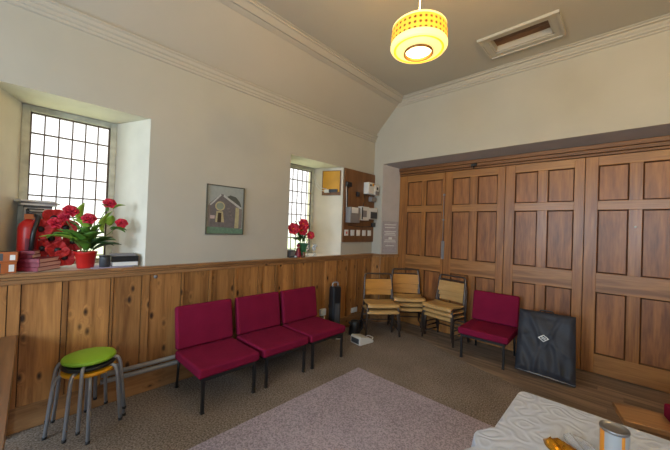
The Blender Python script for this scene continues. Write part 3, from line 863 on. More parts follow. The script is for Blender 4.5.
# cloth: rounded rectangle swept down with folds
def outline(s, off):
    r = .035; X0, X1, Y0, Y1 = TX0, TX1, TY0, TY1
    per = [(X0, Y0+r), (X0, Y1-r), (X0+r, Y1), (X1-r, Y1), (X1, Y1-r), (X1, Y0+r), (X1-r, Y0), (X0+r, Y0)]
    segs = []
    for k in range(8):
        a, c = per[k], per[(k+1) % 8]
        if k % 2 == 0: segs.append(('l', a, c, math.dist(a, c)))
        else: segs.append(('c', a, c, r*PI/2))
    tot = sum(q[3] for q in segs); d = (s % 1)*tot
    cen = {1: (X0+r, Y1-r, PI), 3: (X1-r, Y1-r, PI/2), 5: (X1-r, Y0+r, 0), 7: (X0+r, Y0+r, -PI/2)}
    for k, q in enumerate(segs):
        if d <= q[3] or k == 7:
            f = d/q[3]
            if q[0] == 'l':
                x = q[1][0]*(1-f)+q[2][0]*f; y = q[1][1]*(1-f)+q[2][1]*f
                nn = {0: (-1, 0), 2: (0, 1), 4: (1, 0), 6: (0, -1)}[k]
                return x+nn[0]*off, y+nn[1]*off, k
            cx_, cy_, a0 = cen[k]; a = a0-f*PI/2
            return cx_+(r+off)*math.cos(a), cy_+(r+off)*math.sin(a), k
        d -= q[3]
NS = 420
b = MB(); rings = []
levels = [(0, -.002), (.003, -.0015), (.006, -.006), (.007, -.018), (.008, -.06), (.010, -.12), (.012, -.20), (.014, -.26)]
vs = []
for off, dz in levels:
    for k in range(NS):
        s = k/NS
        fold = (math.sin(2*PI*s*26)+.6*math.sin(2*PI*s*41+1))*.016*min(1, max(0, -dz-.015)/.10)
        x, y, kk = outline(s, off+max(-.006, fold+.008*min(1, -dz/.06)))
        if kk == 0 and y < -3.22:      # the loose, rumpled part of the left edge
            x -= .015+.035*abs(math.sin((y+3.22)*17))*min(1, (-3.22-y)/.08)
        vs.append((x, y, TZ+dz))
fs = [[i*NS+k, i*NS+(k+1) % NS, (i+1)*NS+(k+1) % NS, (i+1)*NS+k] for i in range(len(levels)-1) for k in range(NS)]
b.add(vs, fs, True)
b.add(vs[:NS], [list(range(NS))], False)
o = b.build('tablecloth', 'cloth', solid=.0015)
tag(o, 'white damask tablecloth with a woven swirl pattern over the table', 'tablecloth')
# long soft fold marks pressed into the cloth
b = MB()
# tin
t = empty('food_tin', (3.262, -3.125, TZ+.0005), 0, 'cylindrical silver tin with orange striped label on the white tablecloth', 'tin')
b = MB(); b.lathe([(0, 0), (.044, 0), (.046, .003), (.046, .008), (.0445, .011)], n=36); b.build('base_rim', 'tin', t)
b = MB(); b.lathe([(.0445, .134), (.0455, .137), (.0465, .142), (.0455, .146), (.042, .146), (.041, .140), (.020, .139), (0, .139)], n=36)
b.build('lid', 'tin', t)
b = MB()
n = 48
for k in range(n):
    a0, a1 = 2*PI*k/n, 2*PI*(k+1)/n
    b.mat_i = 1 if k in (27, 28, 29, 30, 40, 41) else 0
    b.add([(.0445*math.cos(a0), .0445*math.sin(a0), .011), (.0445*math.cos(a1), .0445*math.sin(a1), .011), (.0445*math.cos(a1), .0445*math.sin(a1), .134), (.0445*math.cos(a0), .0445*math.sin(a0), .134)], [(0, 1, 2, 3)], True)
b.build('label_wrap', ['tinlabel', 'tinorange'], t)
# gold foil packet
def crumple(cx, cy, L_, w, h, ang, seed, nu=16, nv=10, base=TZ):
    rnd = random.Random(seed); ca, sa = math.cos(ang), math.sin(ang)
    J = [[rnd.uniform(-1, 1)+1.5*math.sin(_*1.9+q_*.35) for _ in range(nv+1)] for q_ in range(nu+1)]
    def f(u, v, top):
        x = (u-.5)*L_; y = (v-.5)*w*(1-.45*abs(2*u-1)**2+.15*math.sin(5*u))
        e = min(1, 4*min(v, 1-v))*min(1, 5*min(u, 1-u)+.1)
        j = J[round(u*nu)][round(v*nv)]
        z = h*e*(.65+.35*math.sin(7*v+3*u))+.14*h*j*e if top else 0
        return (cx+ca*x-sa*y, cy+sa*x+ca*y, base+.001+max(0, z))
    b = MB(); b.grid(lambda u, v: f(u, v, True), nu, nv); b.grid(lambda u, v: f(u, v, False), nu, nv)
    return b
tag(crumple(3.112, -3.175, .15, .095, .030, R(-38), 3).build('foil_packet', 'gold'), 'crumpled gold foil packet lying on the white tablecloth', 'packet')
tag(crumple(3.165, -3.085, .16, .085, .026, R(-50), 9).build('plastic_wrapper', 'film'), 'crumpled clear plastic wrapper beside the silver tin', 'wrapper')

# ------------------------------------------------------------------ bench behind the table, and its cushion
t = empty('wooden_bench', (3.68, -1.82, 0), R(14), 'low wooden bench behind the cloth-covered table, at the right edge', 'bench')
b = MB(); b.box(-.43, .60, -.13, .12, .415, .45); b.build('seat', 'benchwood', t, bevel=.006)
b = MB(); b.box(-.36, .53, -.11, -.09, .34, .415); b.box(-.36, .53, .08, .10, .34, .415); b.build('apron', 'benchwood', t)
for x in (-.34, .51):
    b = MB(); b.box(x-.018, x+.018, -.11, .10, .0, .415); b.build('leg', 'benchwood', t)
b = MB(); b.box(-.17, .17, -.20, .115, 0, .09)
o = b.build('seat_cushion', 'magenta', bevel=.015, seg=3); o.location = (3.672, -1.862, .4505); o.rotation_euler = (0, 0, R(14))
tag(o, 'magenta seat cushion lying on the wooden bench', 'cushion')

# ------------------------------------------------------------------ old table at the left edge
t = empty('side_table', (0.80, -5.092, 0), R(-1.7), 'old brown wooden table cut off by the left edge, below the window', 'table')
b = MB(); b.box(-.775, .86, -.36, .362, .705, .732); b.build('tabletop', 'tablewood', t, bevel=.006)
b = MB(); b.box(-.72, .80, .28, .30, .61, .705); b.box(-.72, .80, -.30, -.28, .61, .705); b.build('apron', 'tablewood', t)
for x in (-.735, .80):
    for y in (-.28, .28):
        b = MB(); b.box(x-.025, x+.025, y-.025, y+.025, 0, .705); b.build('leg', 'tablewood', t, bevel=.003)

# ------------------------------------------------------------------ picture on the wall
t = empty('framed_picture', (0.0, -3.112, 1.76), 0, 'small framed print of a stone chapel gable hanging between the windows', 'picture')
w, h = .445, .545
b = MB()
for (y0, y1, z0, z1) in ((-w/2, w/2, h/2-.007, h/2), (-w/2, w/2, -h/2, -h/2+.007), (-w/2, -w/2+.007, -h/2, h/2), (w/2-.007, w/2, -h/2, h/2)):
    b.box(0.001, .022, y0, y1, z0, z1)
b.build('frame', 'picframe', t)
cols = dict(sky=(.30, .33, .32, 1), stone=(.135, .120, .125, 1), stone2=(.20, .175, .165, 1), roof=(.42, .43, .42, 1), cream=(.40, .36, .21, 1), grass=(.11, .20, .14, 1), door=(.045, .03, .02, 1), round=(.20, .24, .19, 1), sign=(.42, .34, .36, 1), dk=(.07, .08, .07, 1))
pm = {k: mat('print_'+k, v, .6, var=.15 if k != 'sky' else .05, vscale=40) for k, v in cols.items()}
keys = list(cols)
b = MB(); lay = [0]
def poly(k, pts):
    lay[0] += 1; b.mat_i = keys.index(k); x = .008+lay[0]*.0004
    pp = [((p[0]-.5)*(w-.02), (.5-p[1])*(h-.02)) for p in pts]
    b.add([(x, y, z) for y, z in pp], [list(range(len(pp)))])
poly('sky', [(0, 0), (1, 0), (1, 1), (0, 1)])
poly('dk', [(.50, .22), (.62, .17), (.78, .20), (.90, .30), (.95, .40), (.90, .45)])
poly('stone2', [(.02, .42), (.10, .34), (.10, .88), (.02, .88)])
poly('stone', [(.08, .36), (.36, .16), (.44, .17), (.92, .40), (.92, .90), (.08, .90)])
poly('roof', [(.44, .17), (.50, .20), (.95, .42), (.95, .46), (.88, .44), (.42, .21)])
poly('roof', [(.06, .40), (.35, .16), (.37, .19), (.09, .42)])
poly('cream', [(.78, .42), (.88, .44), (.88, .88), (.76, .88)])
poly('stone2', [(.88, .44), (.97, .46), (.97, .88), (.88, .88)])
poly('cream', [(.34+.135*math.cos(a*PI/8), .42+.10*math.sin(a*PI/8)) for a in range(16)])
poly('round', [(.34+.10*math.cos(a*PI/8), .42+.075*math.sin(a*PI/8)) for a in range(16)])
poly('cream', [(.24, .53), (.42, .53), (.46, .76), (.22, .76)])
poly('door', [(.29, .56), (.38, .56), (.38, .76), (.27, .76)])
poly('sign', [(.08, .62), (.20, .62), (.20, .69), (.08, .69)])
poly('grass', [(0, .86), (.5, .87), (1, .90), (1, 1), (0, 1)])
for k in range(5):
    lay[0] = 20; poly('stone2', [(.52+.05*k, .45+.07*k), (.60+.03*k, .45+.07*k), (.60+.03*k, .47+.07*k), (.52+.05*k, .47+.07*k)])
b.build('print', [pm[k] for k in keys], t)

# ------------------------------------------------------------------ electrics by the second window
t = empty('meter_board', (0.0, -.745, 1.98), 0, 'tall brown wooden backboard with meters on the wall right of the second window', 'board')
b = MB(); b.box(.001, .030, -.400, .402, -.595, .592); b.build('backboard', 'board', t, bevel=.003)
b = MB(); b.tube([(.034, -.33, -.05), (.034, -.33, .25), (.034, -.28, .36)], .006, 6); b.tube([(.034, .11, .22), (.034, .12, .1), (.034, .05, -.05)], .005, 6)
b.tube([(.034, -.30, -.32), (.034, .05, -.34), (.034, .33, -.32)], .005, 6); b.build('cable', 'blackplastic', t)
b = MB(); b.tube([(.034, -.345, -.25), (.034, -.35, .1), (.034, -.37, .33)], .006, 6); b.build('cable', 'white', t)
def device(name, lab, cat, y0, y1, z0, z1, d, m='white', details=None, grp=None, x0=.031):
    t = empty(name, (x0, (y0+y1)/2, (z0+z1)/2), 0, lab, cat, grp)
    b = MB(); b.box(0, d, -(y1-y0)/2, (y1-y0)/2, -(z1-z0)/2, (z1-z0)/2); b.build('casing', m, t, bevel=min(.008, d*.2))
    for (nm, yy0, yy1, zz0, zz1, m2) in (details or []):
        b = MB(); b.box(d, d+.004, yy0, yy1, zz0, zz1); b.build(nm, m2, t)
    return t
device('electricity_meter', 'white electricity meter box with dark display, highest on the meter board', 'meter', -.665, -.50, 2.20, 2.40, .11, details=[('display', -.045, -.005, .035, .07, 'blackplastic'), ('dial', .02, .065, .04, .085, 'yellow')])
device('fuse_box', 'dark-bottomed grey fuse box right of the upper meter', 'box', -.495, -.365, 2.20, 2.37, .12, 'white', details=[('cover', -.05, .05, -.085, -.02, 'grey'), ('switch', -.02, .02, .0, .05, 'blackplastic')])
device('junction_box', 'small black junction box hanging under the fuse box', 'box', -.52, -.38, 2.085, 2.17, .07, 'grey')
device('relay_box', 'flat black box at the upper left of the meter board', 'box', -1.135, -1.02, 2.28, 2.35, .05, 'blackplastic')
device('thermostat', 'small black square box below and left of the white electricity meter', 'box', -.86, -.80, 2.14, 2.22, .04, 'blackplastic')
device('gas_meter', 'grey metal meter case with papers on top at lower left of the board', 'meter', -1.10, -.86, 1.70, 1.95, .10, 'grey', details=[('slip', -.09, .07, .03, .12, 'paper')])
device('clock_timer', 'white round-faced timer box in the middle of the meter board', 'timer', -.80, -.60, 1.75, 1.98, .09, 'white', details=[('face', -.07, .03, -.06, .05, 'grey'), ('side_panel', -.10, -.075, -.10, .10, 'blackplastic')])
device('consumer_unit', 'dark-faced grey consumer unit at right edge of the meter board', 'box', -.59, -.37, 1.78, 1.97, .09, 'white', details=[('cover', -.08, .10, -.085, .03, 'slate')])
device('gas_valve', 'small black valve under the consumer unit', 'valve', -.43, -.36, 1.65, 1.72, .05, 'blackplastic')
for k, w_ in enumerate(('leftmost', 'second from left', 'middle one', 'second from right', 'rightmost')):
    yc = -1.075+k*.1515
    device('light_switch', 'white light switch, %s of the five in a row along the board foot' % w_, 'switch', yc-.043, yc+.043, 1.49, 1.585, .012, 'white', [('rocker', -.012, .012, -.018, .018, 'red' if k == 0 else 'paper')], 'light switches at the foot of the meter board')
# mustard board on the window reveal
a = Vector((0, -1.155, 0)); c = Vector((-FD, -1.685+FH+.02, 0)); d = (c-a).normalized(); nrm = Vector((-d.y, d.x, 0))
if nrm.y > 0: nrm = -nrm
ang = math.atan2(d.y, d.x)
t = empty('socket_board', a+d*.20+Vector((0, 0, 2.33)), ang, 'mustard yellow board with cables fixed on the reveal of the second window', 'board')
sg = 1 if (Matrix.Rotation(ang, 3, 'Z') @ Vector((0, 1, 0))).dot(nrm) > 0 else -1
def yb2(b, x0, x1, y0, y1, z0, z1): b.box(x0, x1, min(sg*y0, sg*y1), max(sg*y0, sg*y1), z0, z1)
b = MB(); yb2(b, -.165, .155, .001, .018, -.20, .20); b.build('edging', 'board', t)
b = MB(); yb2(b, -.150, .140, .018, .022, -.145, .19); b.build('panel', 'mustard', t)
b = MB(); yb2(b, -.12, .02, .022, .055, -.15, -.105); b.build('plug', 'blackplastic', t)
b = MB(); yb2(b, .02, .10, .022, .05, -.16, -.11); b.build('socket', 'white', t)
b = MB(); b.tube([(.10, sg*.03, -.13), (.18, sg*.03, -.12), (.25, sg*.03, -.05), (.29, sg*.02, .06), (.31, sg*.02, .16)], .006, 6)
b.tube([(.06, sg*.03, -.10), (.17, sg*.035, -.08), (.24, sg*.03, .0), (.285, sg*.02, .13)], .005, 6); b.build('cable', 'white', t)
# notice on the recess side
a = Vector((XL0, YF, 0)); c = Vector((XL1, 0, 0)); d = (c-a).normalized(); ang = math.atan2(d.y, d.x)
t = empty('wall_notice', a+(c-a)*.50+Vector((0, 0, 1.48)), ang, 'grey framed paper notice on the pier beside the folding doors', 'notice')
b = MB(); b.box(-.150, .150, -.012, -.001, -.265, .265); b.build('sheet', 'noticegrey', t)
b = MB()
for z, wd in ((.22, .12), (.17, .11), (.10, .12), (.07, .10), (.04, .12), (-.05, .11), (-.08, .12), (-.15, .09)): b.box(-wd, wd, -.0135, -.012, z-.008, z+.004)
b.box(-.03, .04, -.0135, -.012, -.04, .0); b.build('print_lines', 'white', t)
b = MB()
for q in ((-.158, .158, .265, .275), (-.158, .158, -.275, -.265), (-.158, -.150, -.275, .275), (.150, .158, -.275, .275)): b.box(q[0], q[1], -.016, -.001, q[2], q[3])
b.build('border', 'pipe', t)
# double power socket low on the pine
device('power_outlet', 'white double power socket low on the pine boards near the corner', 'socket', -.875, -.730, .215, .295, .014, 'white', [('socket_face', -.055, -.01, -.022, .022, 'paper'), ('socket_face', .01, .055, -.022, .022, 'paper')], x0=.021)
device('power_outlet', 'white power socket with plug low on the pine boards behind the tower fan', 'socket', -1.60, -1.50, .30, .40, .045, 'white', x0=.021)

# ------------------------------------------------------------------ tower fan, radio, iron-like heater
t = empty('tower_fan', (.17, -1.43, 0), R(80), 'tall slim black tower heater with a ring handle standing by the pine wall', 'fan')
b = MB(); b.lathe([(0, 0), (.13, 0), (.13, .012), (.10, .025), (0, .03)], n=32); b.build('base', 'blackplastic', t)
b = MB(); b.box(-.075, .075, -.065, .065, .03, .74); b.build('body', 'blackplastic', t, bevel=.03, seg=4)
b = MB(); b.box(-.045, .045, -.069, -.064, .10, .50); b.build('grille', 'slate', t)
b = MB(); b.tube([(-.04+.0*k, 0, 0) for k in range(0)] or bend([(-.05, 0, .735), (-.05, 0, .80), (.05, 0, .80), (.05, 0, .735)], .04), .011, 10); b.build('handle', 'chrome', t)
t = empty('kettle', (.33, -1.14, 0), R(70), 'black jug kettle standing on the carpet behind the white heater', 'kettle')
b = MB(); b.lathe([(0, 0), (.085, 0), (.088, .02), (.082, .12), (.070, .19), (.058, .215), (.02, .225), (0, .226)], n=28); b.build('body', 'blackplastic', t)
b = MB(); b.tube(bend([(.06, 0, .20), (.13, 0, .205), (.135, 0, .07), (.08, 0, .04)], .04), .011, 8); b.build('handle', 'blackplastic', t)
b = MB(); b.tube([(-.06, 0, .16), (-.10, 0, .20)], [.022, .014], 8); b.build('spout', 'blackplastic', t)
t = empty('fan_heater', (.60, -1.30, 0), R(-8), 'small white fan heater with dark grille lying on the carpet', 'heater')
b = MB(); b.prism([(-.13, .0), (.14, .0), (.14, .03), (.05, .085), (-.11, .115), (-.13, .10)], 'X', -.10, .10)
b.build('body', 'white', t, bevel=.012, seg=3)
b = MB(); b.box(-.075, .075, -.136, -.129, .02, .088); b.build('grille', 'slate', t)
b = MB(); b.tube(bend([(-.06, .12, .03), (-.06, .175, .05), (.06, .175, .05), (.06, .12, .03)], .03), .007, 8); b.build('handle', 'white', t)
b = MB(); b.tube(bend([(.35, -1.42, .006), (.26, -1.52, .006), (.12, -1.50, .006), (.07, -1.55, .30)], .05), .005, 6)
o = b.build('power_cord', 'white', t); bpy.context.view_layer.update(); o.matrix_parent_inverse = t.matrix_world.inverted()

# ------------------------------------------------------------------ things on the left window sill
SZL = 1.1825
def book(name, lab, grp, cx, cy, z, w, l, h, rz, cover='maroon', pages='pinkpages', spine='far'):
    t = empty(name, (cx, cy, z), R(rz), lab, 'book', grp)
    b = MB(); b.box(-w/2, w/2, -l/2, l/2, 0, .003); b.box(-w/2, w/2, -l/2, l/2, h-.003, h); b.box(-w/2, -w/2+.003, -l/2, l/2, 0, h)
    if spine == 'long': b.box(-w/2, w/2, -l/2, -l/2+.003, 0, h)
    b.build('cover', cover, t)
    b = MB(); b.box(-w/2+.003, w/2-.004, -l/2+.004, l/2-.004, .003, h-.003); b.build('pages', pages, t)
    return t
pos = ['lowest', 'middle', 'topmost']
for k in range(3):
    book('hymn_book', 'large maroon hymn book, pink page edges, %s of three on the left sill' % pos[k], 'hymn books on the sill', -.150+.003*k, -4.600+.004*(k % 2), SZL+k*.0335, .23, .155, .033, 140+1.5*k)
for k in range(2):
    book('hymn_book', 'small maroon book on the large hymn books, %s of two' % ('lower', 'upper')[k], 'hymn books on the sill', -.135, -4.655, SZL+.1010+k*.0285, .11, .085, .028, 150+9*k, pages='pinkpages')
def carton(lab, cx, cy, z, w, l, h, rz):
    t = empty('orange_box', (cx, cy, z), R(rz), lab, 'box', 'orange boxes on the sill')
    b = MB(); b.box(-w/2, w/2, -l/2, l/2, 0, h); b.build('carton', 'orange', t, bevel=.002)
    b = MB(); b.box(w/2, w/2+.001, -l/2+.006, -l/2+.055, .008, h-.008); b.box(-w/2+.01, -w/2+.05, -l/2+.01, l/2-.01, h, h+.001); b.build('panel', 'slate', t)
    b = MB(); b.box(w/2, w/2+.0015, l/2-.04, l/2-.012, .012, h-.02); b.build('sticker', 'paper', t)
carton('orange and black box on the sill at the far left, lower of two', -.075, -4.800, SZL, .13, .135, .083, 3)
carton('orange and black box on the sill at the far left, upper of two', -.085, -4.785, SZL+.0845, .12, .130, .070, -5)

# fire extinguisher
t = empty('fire_extinguisher', (-.236, -4.668, SZL), R(0), 'red fire extinguisher with black hose standing on the sill behind the books', 'fire extinguisher')
b = MB(); b.lathe([(0, 0), (.060, 0), (.066, .008), (.066, .33), (.058, .365), (.035, .392), (.020, .405), (.020, .42), (0, .42)], n=30); b.build('cylinder', 'red', t)
b = MB(); b.box(-.016, .016, -.02, .02, .42, .455); b.box(-.010, .010, -.02, .095, .458, .468); b.box(-.010, .010, -.015, .085, .482, .492)
b.tube([(0, -.01, .455), (0, -.012, .487)], .010, 8); b.build('valve', 'blackmetal', t)
b = MB(); b.tube(bend([(0, .02, .44), (.055, .055, .43), (.085, .025, .30), (.085, .010, .08)], .04), [.011]*14+[.019]*6 if False else .016, 10); b.build('hose', 'blackplastic', t)
b = MB(); b.box(.02, .035, -.03, .03, .405, .445); b.build('safety_tag', 'orange', t)
b = MB()
for k in range(10):
    a0 = -.3+k*.11; a1 = a0+.11
    b.add([(.0668*math.cos(a0), .0668*math.sin(a0), .12), (.0668*math.cos(a1), .0668*math.sin(a1), .12), (.0668*math.cos(a1), .0668*math.sin(a1), .25), (.0668*math.cos(a0), .0668*math.sin(a0), .25)], [(0, 1, 2, 3)], True)
b.build('label_panel', 'maroon', t)
# grey file box behind, with papers on it
t = empty('file_box', (-.380, -4.615, SZL), 0, 'tall grey file box standing against the window behind the extinguisher', 'box')
b = MB(); b.box(-.075, .075, -.085, .085, 0, .50); b.build('carton', 'palegrey', t, bevel=.004)
b = MB(); b.box(-.077, .077, -.087, .087, .50, .52); b.build('lid', 'slate', t, bevel=.003)
for k, (dy, dx, rz_, m) in enumerate(((.0, .0, 6, 'paper'), (.02, .01, -12, 'grey'), (-.02, 0, 15, 'paper'))):
    b = MB(); b.box(-.08, .08, -.11, .11, 0, .014)
    o = b.build('leaflet_pile', m); o.location = (-.380+dx*.5, -4.615+dy, SZL+.5205+k*.015); o.rotation_euler = (0, 0, R(rz_))
    tag(o, ['white leaflet bundle lying directly on the tall grey file box', 'grey leaflet bundle between two white ones on the file box', 'white leaflet bundle, topmost on the file box by the window'][k], 'papers', 'leaflets on the file box')

# poppy wreath standing against the window
t = empty('poppy_wreath', (-.24, -4.50, SZL), 0, 'wreath of large red felt poppies with black centres behind the potted plant', 'wreath')
def F(y, z): return (y, z)
pops = [(-.04, .40, .095, 0), (-.055, .285, .10, .03), (-.03, .17, .095, .0), (.045, .19, .09, .03), (.10, .12, .085, .01), (.09, .34, .085, .0), (.16, .27, .085, -.02)]
pops = [(-.02, .42, .078, .0), (-.10, .325, .080, .03), (-.085, .165, .070, .01), (.01, .150, .075, .035), (.055, .085, .072, .03), (.06, .34, .08, .0), (.11, .22, .08, -.01), (-.03, .245, .07, .0)]
for (y, z, r, dx) in pops:
    rnd = random.Random(int(y*1000+z*77))
    def f(u, v, y=y, z=z, r=r, dx=dx, ph=rnd.random()*6):
        a = 2*PI*u; rr = r*v*(1+.10*math.cos(4*a+ph))
        return (dx+.030*v*v+.008*math.sin(8*a+ph)*v, y+rr*math.cos(a), z+rr*math.sin(a))
    b = MB(); b.grid(f, 32, 6); o = b.build('poppy', 'poppy', t, solid=.004)
    b = MB(); b.lathe([(0, .010), (.014, .009), (.024, .002), (.024, -.001)], n=16)
    c_ = b.build('poppy_centre', 'blackplastic', o); c_.rotation_euler = (0, R(90), 0); c_.location = (dx+.005, y, z)
b = MB(); b.tube([(-.03, .01+.13*math.cos(a*PI/12), .21+.19*math.sin(a*PI/12)) for a in range(24)], .018, 8, closed=True); b.build('ring', 'leafdark', t)

# plants ------------------------------------------------------------
def leaf(b, base, tip, w, lift=.3, up_=Vector((0, 0, 1)), rnd_=False):
    base, tip = Vector(base), Vector(tip); d = tip-base; L_ = d.length; d.normalize()
    s = d.cross(up_)
    if s.length < .1: s = d.cross(Vector((1, 0, 0)))
    s.normalize(); n_ = s.cross(d)
    def f(u, v):
        ww = w*.5*(math.sin(PI*(.04+.90*u**1.5)) if rnd_ else math.sin(PI*(.03+.96*u)**.8)**.75)
        return base+d*(u*L_)+n_*(lift*L_*math.sin(PI*u)*.35)+s*((v-.5)*2*ww)+n_*(abs(v-.5)*ww*.9)
    b.grid(f, 7, 4)
def flower(parent, c, r, n=14, m='petal', facing=(1, 0, .3), layers=3):
    rnd = random.Random(int(c[1]*1e4)); F_ = Vector(facing).normalized()
    a_ = F_.orthogonal().normalized(); b_ = F_.cross(a_)
    b = MB()
    for l in range(layers):
        rr = r*(1-.27*l); k0 = max(5, n//layers)
        for k in range(k0):
            a = 2*PI*(k+.5*l)/k0+rnd.uniform(-.15, .15)
            o = a_*math.cos(a)+b_*math.sin(a)
            base = Vector(c)+F_*(.006*l)+o*.002
            tip = base+(o*(1-.25*l)+F_*(.35+.45*l))*rr
            leaf(b, base, tip, rr*1.15, .25, F_, True)
    return b.build('flower', m, parent, solid=.0012)
t = empty('potted_plant', (-.10, -4.315, SZL), 0, 'potted plant with crimson flowers and broad green leaves in a red pot', 'plant')
b = MB(); b.lathe([(0, 0), (.056, 0), (.060, .01), (.076, .125), (.080, .128), (.080, .142), (.072, .142), (.070, .115), (0, .112)], n=28); b.build('pot', 'red', t)
b = MB(); b.lathe([(0, .118), (.056, .120)], n=20); b.build('soil', 'groove', t)
fl = [(.0, -.115, .475, .056), (.02, -.205, .372, .052), (-.02, -.150, .425, .040), (.03, .005, .415, .055), (.0, .150, .560, .052), (.03, .240, .385, .050)]
b = MB()
for (x, y, z, r) in fl:
    b.tube(bend([(0, 0, .11), (x*.5, y*.35, z*.6), (x, y, z)], .08), .0035, 6)
b.build('stem', 'stem', t)
for (x, y, z, r) in fl: flower(t, (x, y, z), r, 26, facing=(1, .15*random.uniform(-1, 1), .6), layers=4)
b = MB(); b2 = MB(); b3 = MB()
rnd = random.Random(5)
LV = [((0, 0, .15), (.10, -.20, .33), .10, 0), ((0, 0, .15), (.12, -.12, .24), .10, 0), ((0, 0, .16), (.12, .05, .32), .10, 0), ((0, 0, .16), (.10, -.03, .36), .09, 0), ((0, .04, .16), (.09, .17, .27), .10, 2), ((0, .05, .15), (.08, .24, .20), .09, 2), ((.0, 0, .3), (.05, -.11, .42), .08, 1), ((0, .12, .3), (.03, .17, .50), .08, 1), ((0, .16, .34), (.05, .27, .31), .085, 0), ((0, -.02, .2), (.05, -.30, .27), .075, 1), ((0, -.02, .22), (.03, -.17, .33), .075, 0), ((.02, -.10, .24), (.06, -.22, .30), .08, 0), ((0, 0, .22), (.08, -.10, .31), .085, 0),
      ((0, .02, .2), (.07, .06, .30), .08, 0), ((0, .03, .2), (.06, .15, .25), .075, 2), ((0, .05, .2), (.05, .19, .19), .07, 2), ((.02, .17, .33), (.06, .28, .33), .075, 0),
      ((.0, .16, .37), (.05, .165, .46), .06, 1), ((.02, .05, .3), (.06, .10, .38), .07, 0), ((0, -.05, .40), (.04, -.03, .56), .05, 1), ((0, .0, .33), (.05, -.01, .42), .055, 1),
      ((.0, .18, .52), (.03, .27, .56), .055, 1), ((.0, .14, .50), (.03, .08, .56), .035, 0), ((.0, 0, .18), (.10, .02, .22), .08, 2), ((0, .0, .2), (.11, -.07, .24), .075, 0),
      ((0, .01, .18), (-.06, .10, .34), .08, 2), ((0, 0, .2), (-.03, -.12, .40), .07, 0), ((.0, .04, .25), (.07, .12, .31), .07, 0), ((.0, -.04, .25), (.06, .03, .36), .07, 2), ((.02, -.14, .28), (.05, -.26, .255), .05, 0), ((0, .1, .22), (.06, .20, .24), .06, 0)]
for base, tip, w_, c_ in LV: leaf((b, b2, b3)[c_], base, tip, w_*1.35, .3)
b.build('leaves', 'leaf', t, solid=.001); b2.build('leaves', 'leaf2', t, solid=.001); b3.build('leaves', 'leafdark', t, solid=.001)

# papers and books at the right of the left sill
b = MB(); b.box(-.10, .10, -.15, .15, 0, .006); o = b.build('paper_pile', 'lilacpaper'); o.location = (-.10, -4.14, SZL); o.rotation_euler = (0, 0, R(5)); tag(o, 'lilac papers lying flat on the sill under the right-hand books', 'papers')
book('book', 'thick pale-paged book with dark cover on the lilac papers', 'books right of the potted plant', -.09, -4.035, SZL+.0065, .15, .20, .042, -4, 'slate', 'paper')
book('book', 'thick black-covered book lying on the pale-paged one', 'books right of the potted plant', -.095, -4.040, SZL+.049, .14, .21, .046, 178, 'blackplastic', 'blackplastic')
book('book', 'thin grey book topmost on the pile right of the plant', 'books right of the potted plant', -.10, -4.05, SZL+.0955, .13, .19, .020, 174, 'grey', 'paper')
t = empty('candle_jar', (-.05, -4.190, SZL+.0065), 0, 'small dark grey jar between the red pot and the books', 'jar')
b = MB(); b.lathe([(0, 0), (.038, 0), (.040, .08), (.040, .085)], n=20); b.lathe([(.040, .085), (.0, .085)], n=20); b.build('jar', 'slate', t)
b = MB(); b.lathe([(.042, .085), (.042, .10), (0, .101)], n=20); b.build('lid', 'blackplastic', t)

# ------------------------------------------------------------------ things on the second sill
t = empty('flower_vase', (-.115, -1.85, SZL), 0, 'green pot of red flowers on the sill of the second window', 'vase')
b = MB(); b.lathe([(0, 0), (.040, 0), (.045, .01), (.040, .03), (.055, .10), (.075, .175), (.080, .185), (.074, .185), (.06, .13), (0, .12)], n=24); b.build('pot', 'greenpot', t)
fl2 = [(.06, -.235, .385, .085), (.05, -.05, .46, .075), (.05, -.06, .365, .070), (.07, .075, .30, .060), (.0, -.13, .40, .050), (.02, .01, .42, .055)]
b = MB()
for (x, y, z, r) in fl2: b.tube([(0, 0, .12), (x*.5, y*.4, z*.6), (x, y, z)], .004, 6)
b.build('stem', 'stem', t)
for (x, y, z, r) in fl2: flower(t, (x, y, z), r, 12, facing=(1, -.5, .25), m='petal', layers=2)
for (x, y, z, r) in fl2:
    b = MB(); b.lathe([(0, .006), (.008, .004), (.010, 0)], n=10); o = b.build('flower_centre', 'yellow', t); o.location = (x+.02, y-.008, z+.008); o.rotation_euler = (0, R(70), 0)
b = MB(); b2 = MB()
for k in range(34):
    a = rnd.uniform(0, 2*PI); e = rnd.uniform(.1, 1.1); L_ = rnd.uniform(.10, .2)
    z0_ = rnd.uniform(.2, .38); y0_ = rnd.uniform(-.16, .04)
    leaf(b if k % 3 else b2, (0, y0_, z0_), (L_*math.cos(a)*.5+.02, y0_+L_*math.sin(a), z0_+L_*.5*e), .05)
for y in (-.11, -.08, -.05): leaf(b, (0, y, .42), (-.02, y*1.5, .62+y), .03)
b.build('leaves', 'leafdark', t, solid=.001); b2.build('leaves', 'leaf', t, solid=.001)
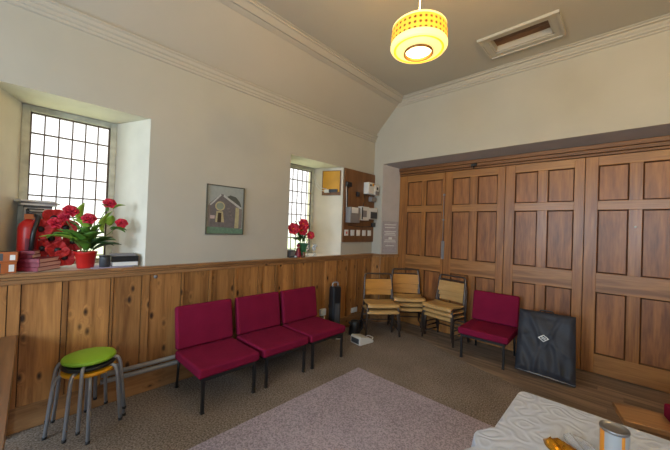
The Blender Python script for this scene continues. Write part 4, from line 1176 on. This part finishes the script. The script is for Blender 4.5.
t = empty('figurine', (-.045, -1.99, SZL), R(20), 'small dark red robed figurine on the second window sill', 'figurine')
b = MB(); b.lathe([(0, 0), (.050, 0), (.052, .01), (.036, .07), (.026, .115), (.012, .13), (0, .13)], n=18); b.build('robe', 'maroon', t)
b = MB(); b.lathe([(0, .125), (.014, .128), (.022, .145), (.020, .165), (.0, .175)], n=16); b.build('head', 'skin', t)
b = MB(); b.lathe([(.025, .14), (.026, .165), (.012, .182), (0, .184)], n=16); b.build('hood', 'maroon', t)
t = empty('photo_cube', (-.05, -2.125, SZL), R(10), 'small dark grey box at the left end of the second sill', 'box')
b = MB(); b.box(-.04, .04, -.05, .05, 0, .10); b.build('body', 'slate', t, bevel=.004)
b = MB(); b.box(.04, .043, -.035, .035, .02, .08); b.build('face', 'grey', t)
t = empty('tealight', (-.02, -2.055, SZL), 0, 'tiny white tealight in front of the dark red figurine', 'candle')
b = MB(); b.lathe([(0, 0), (.018, 0), (.018, .02), (0, .02)], n=14); b.build('cup', 'white', t)
b = MB(); b.tube([(0, 0, .02), (0, 0, .028)], .0015, 5); b.build('wick', 'blackplastic', t)
for k, (x, y, h, lab) in enumerate(((-.10, -1.77, .16, 'clear stemmed glass nearest the green pot'), (-.06, -1.68, .15, 'clear stemmed glass in the middle of the three'), (-.12, -1.60, .17, 'clear stemmed glass nearest the meter board'))):
    t = empty('candle_glass', (x, y, SZL), 0, lab+' on the second sill', 'glass', 'clear glasses on the second sill')
    b = MB(); b.lathe([(0, 0), (.032, .001), (.028, .006), (.006, .010), (.004, h*.5), (0, h*.5)], n=20); b.build('stem', 'clear', t)
    b = MB(); b.lathe([(.004, h*.5), (.025, h*.58), (.032, h*.8), (.030, h)], n=20); b.build('bowl', 'clear', t, solid=.002)
t = empty('ornament', (-.03, -1.90, SZL), 0, 'small brown ornament under the flowers on the second sill', 'ornament')
b = MB(); b.lathe([(0, 0), (.024, 0), (.026, .02), (.016, .045), (.020, .06), (.0, .075)], n=16); b.build('body', 'tablewood', t)
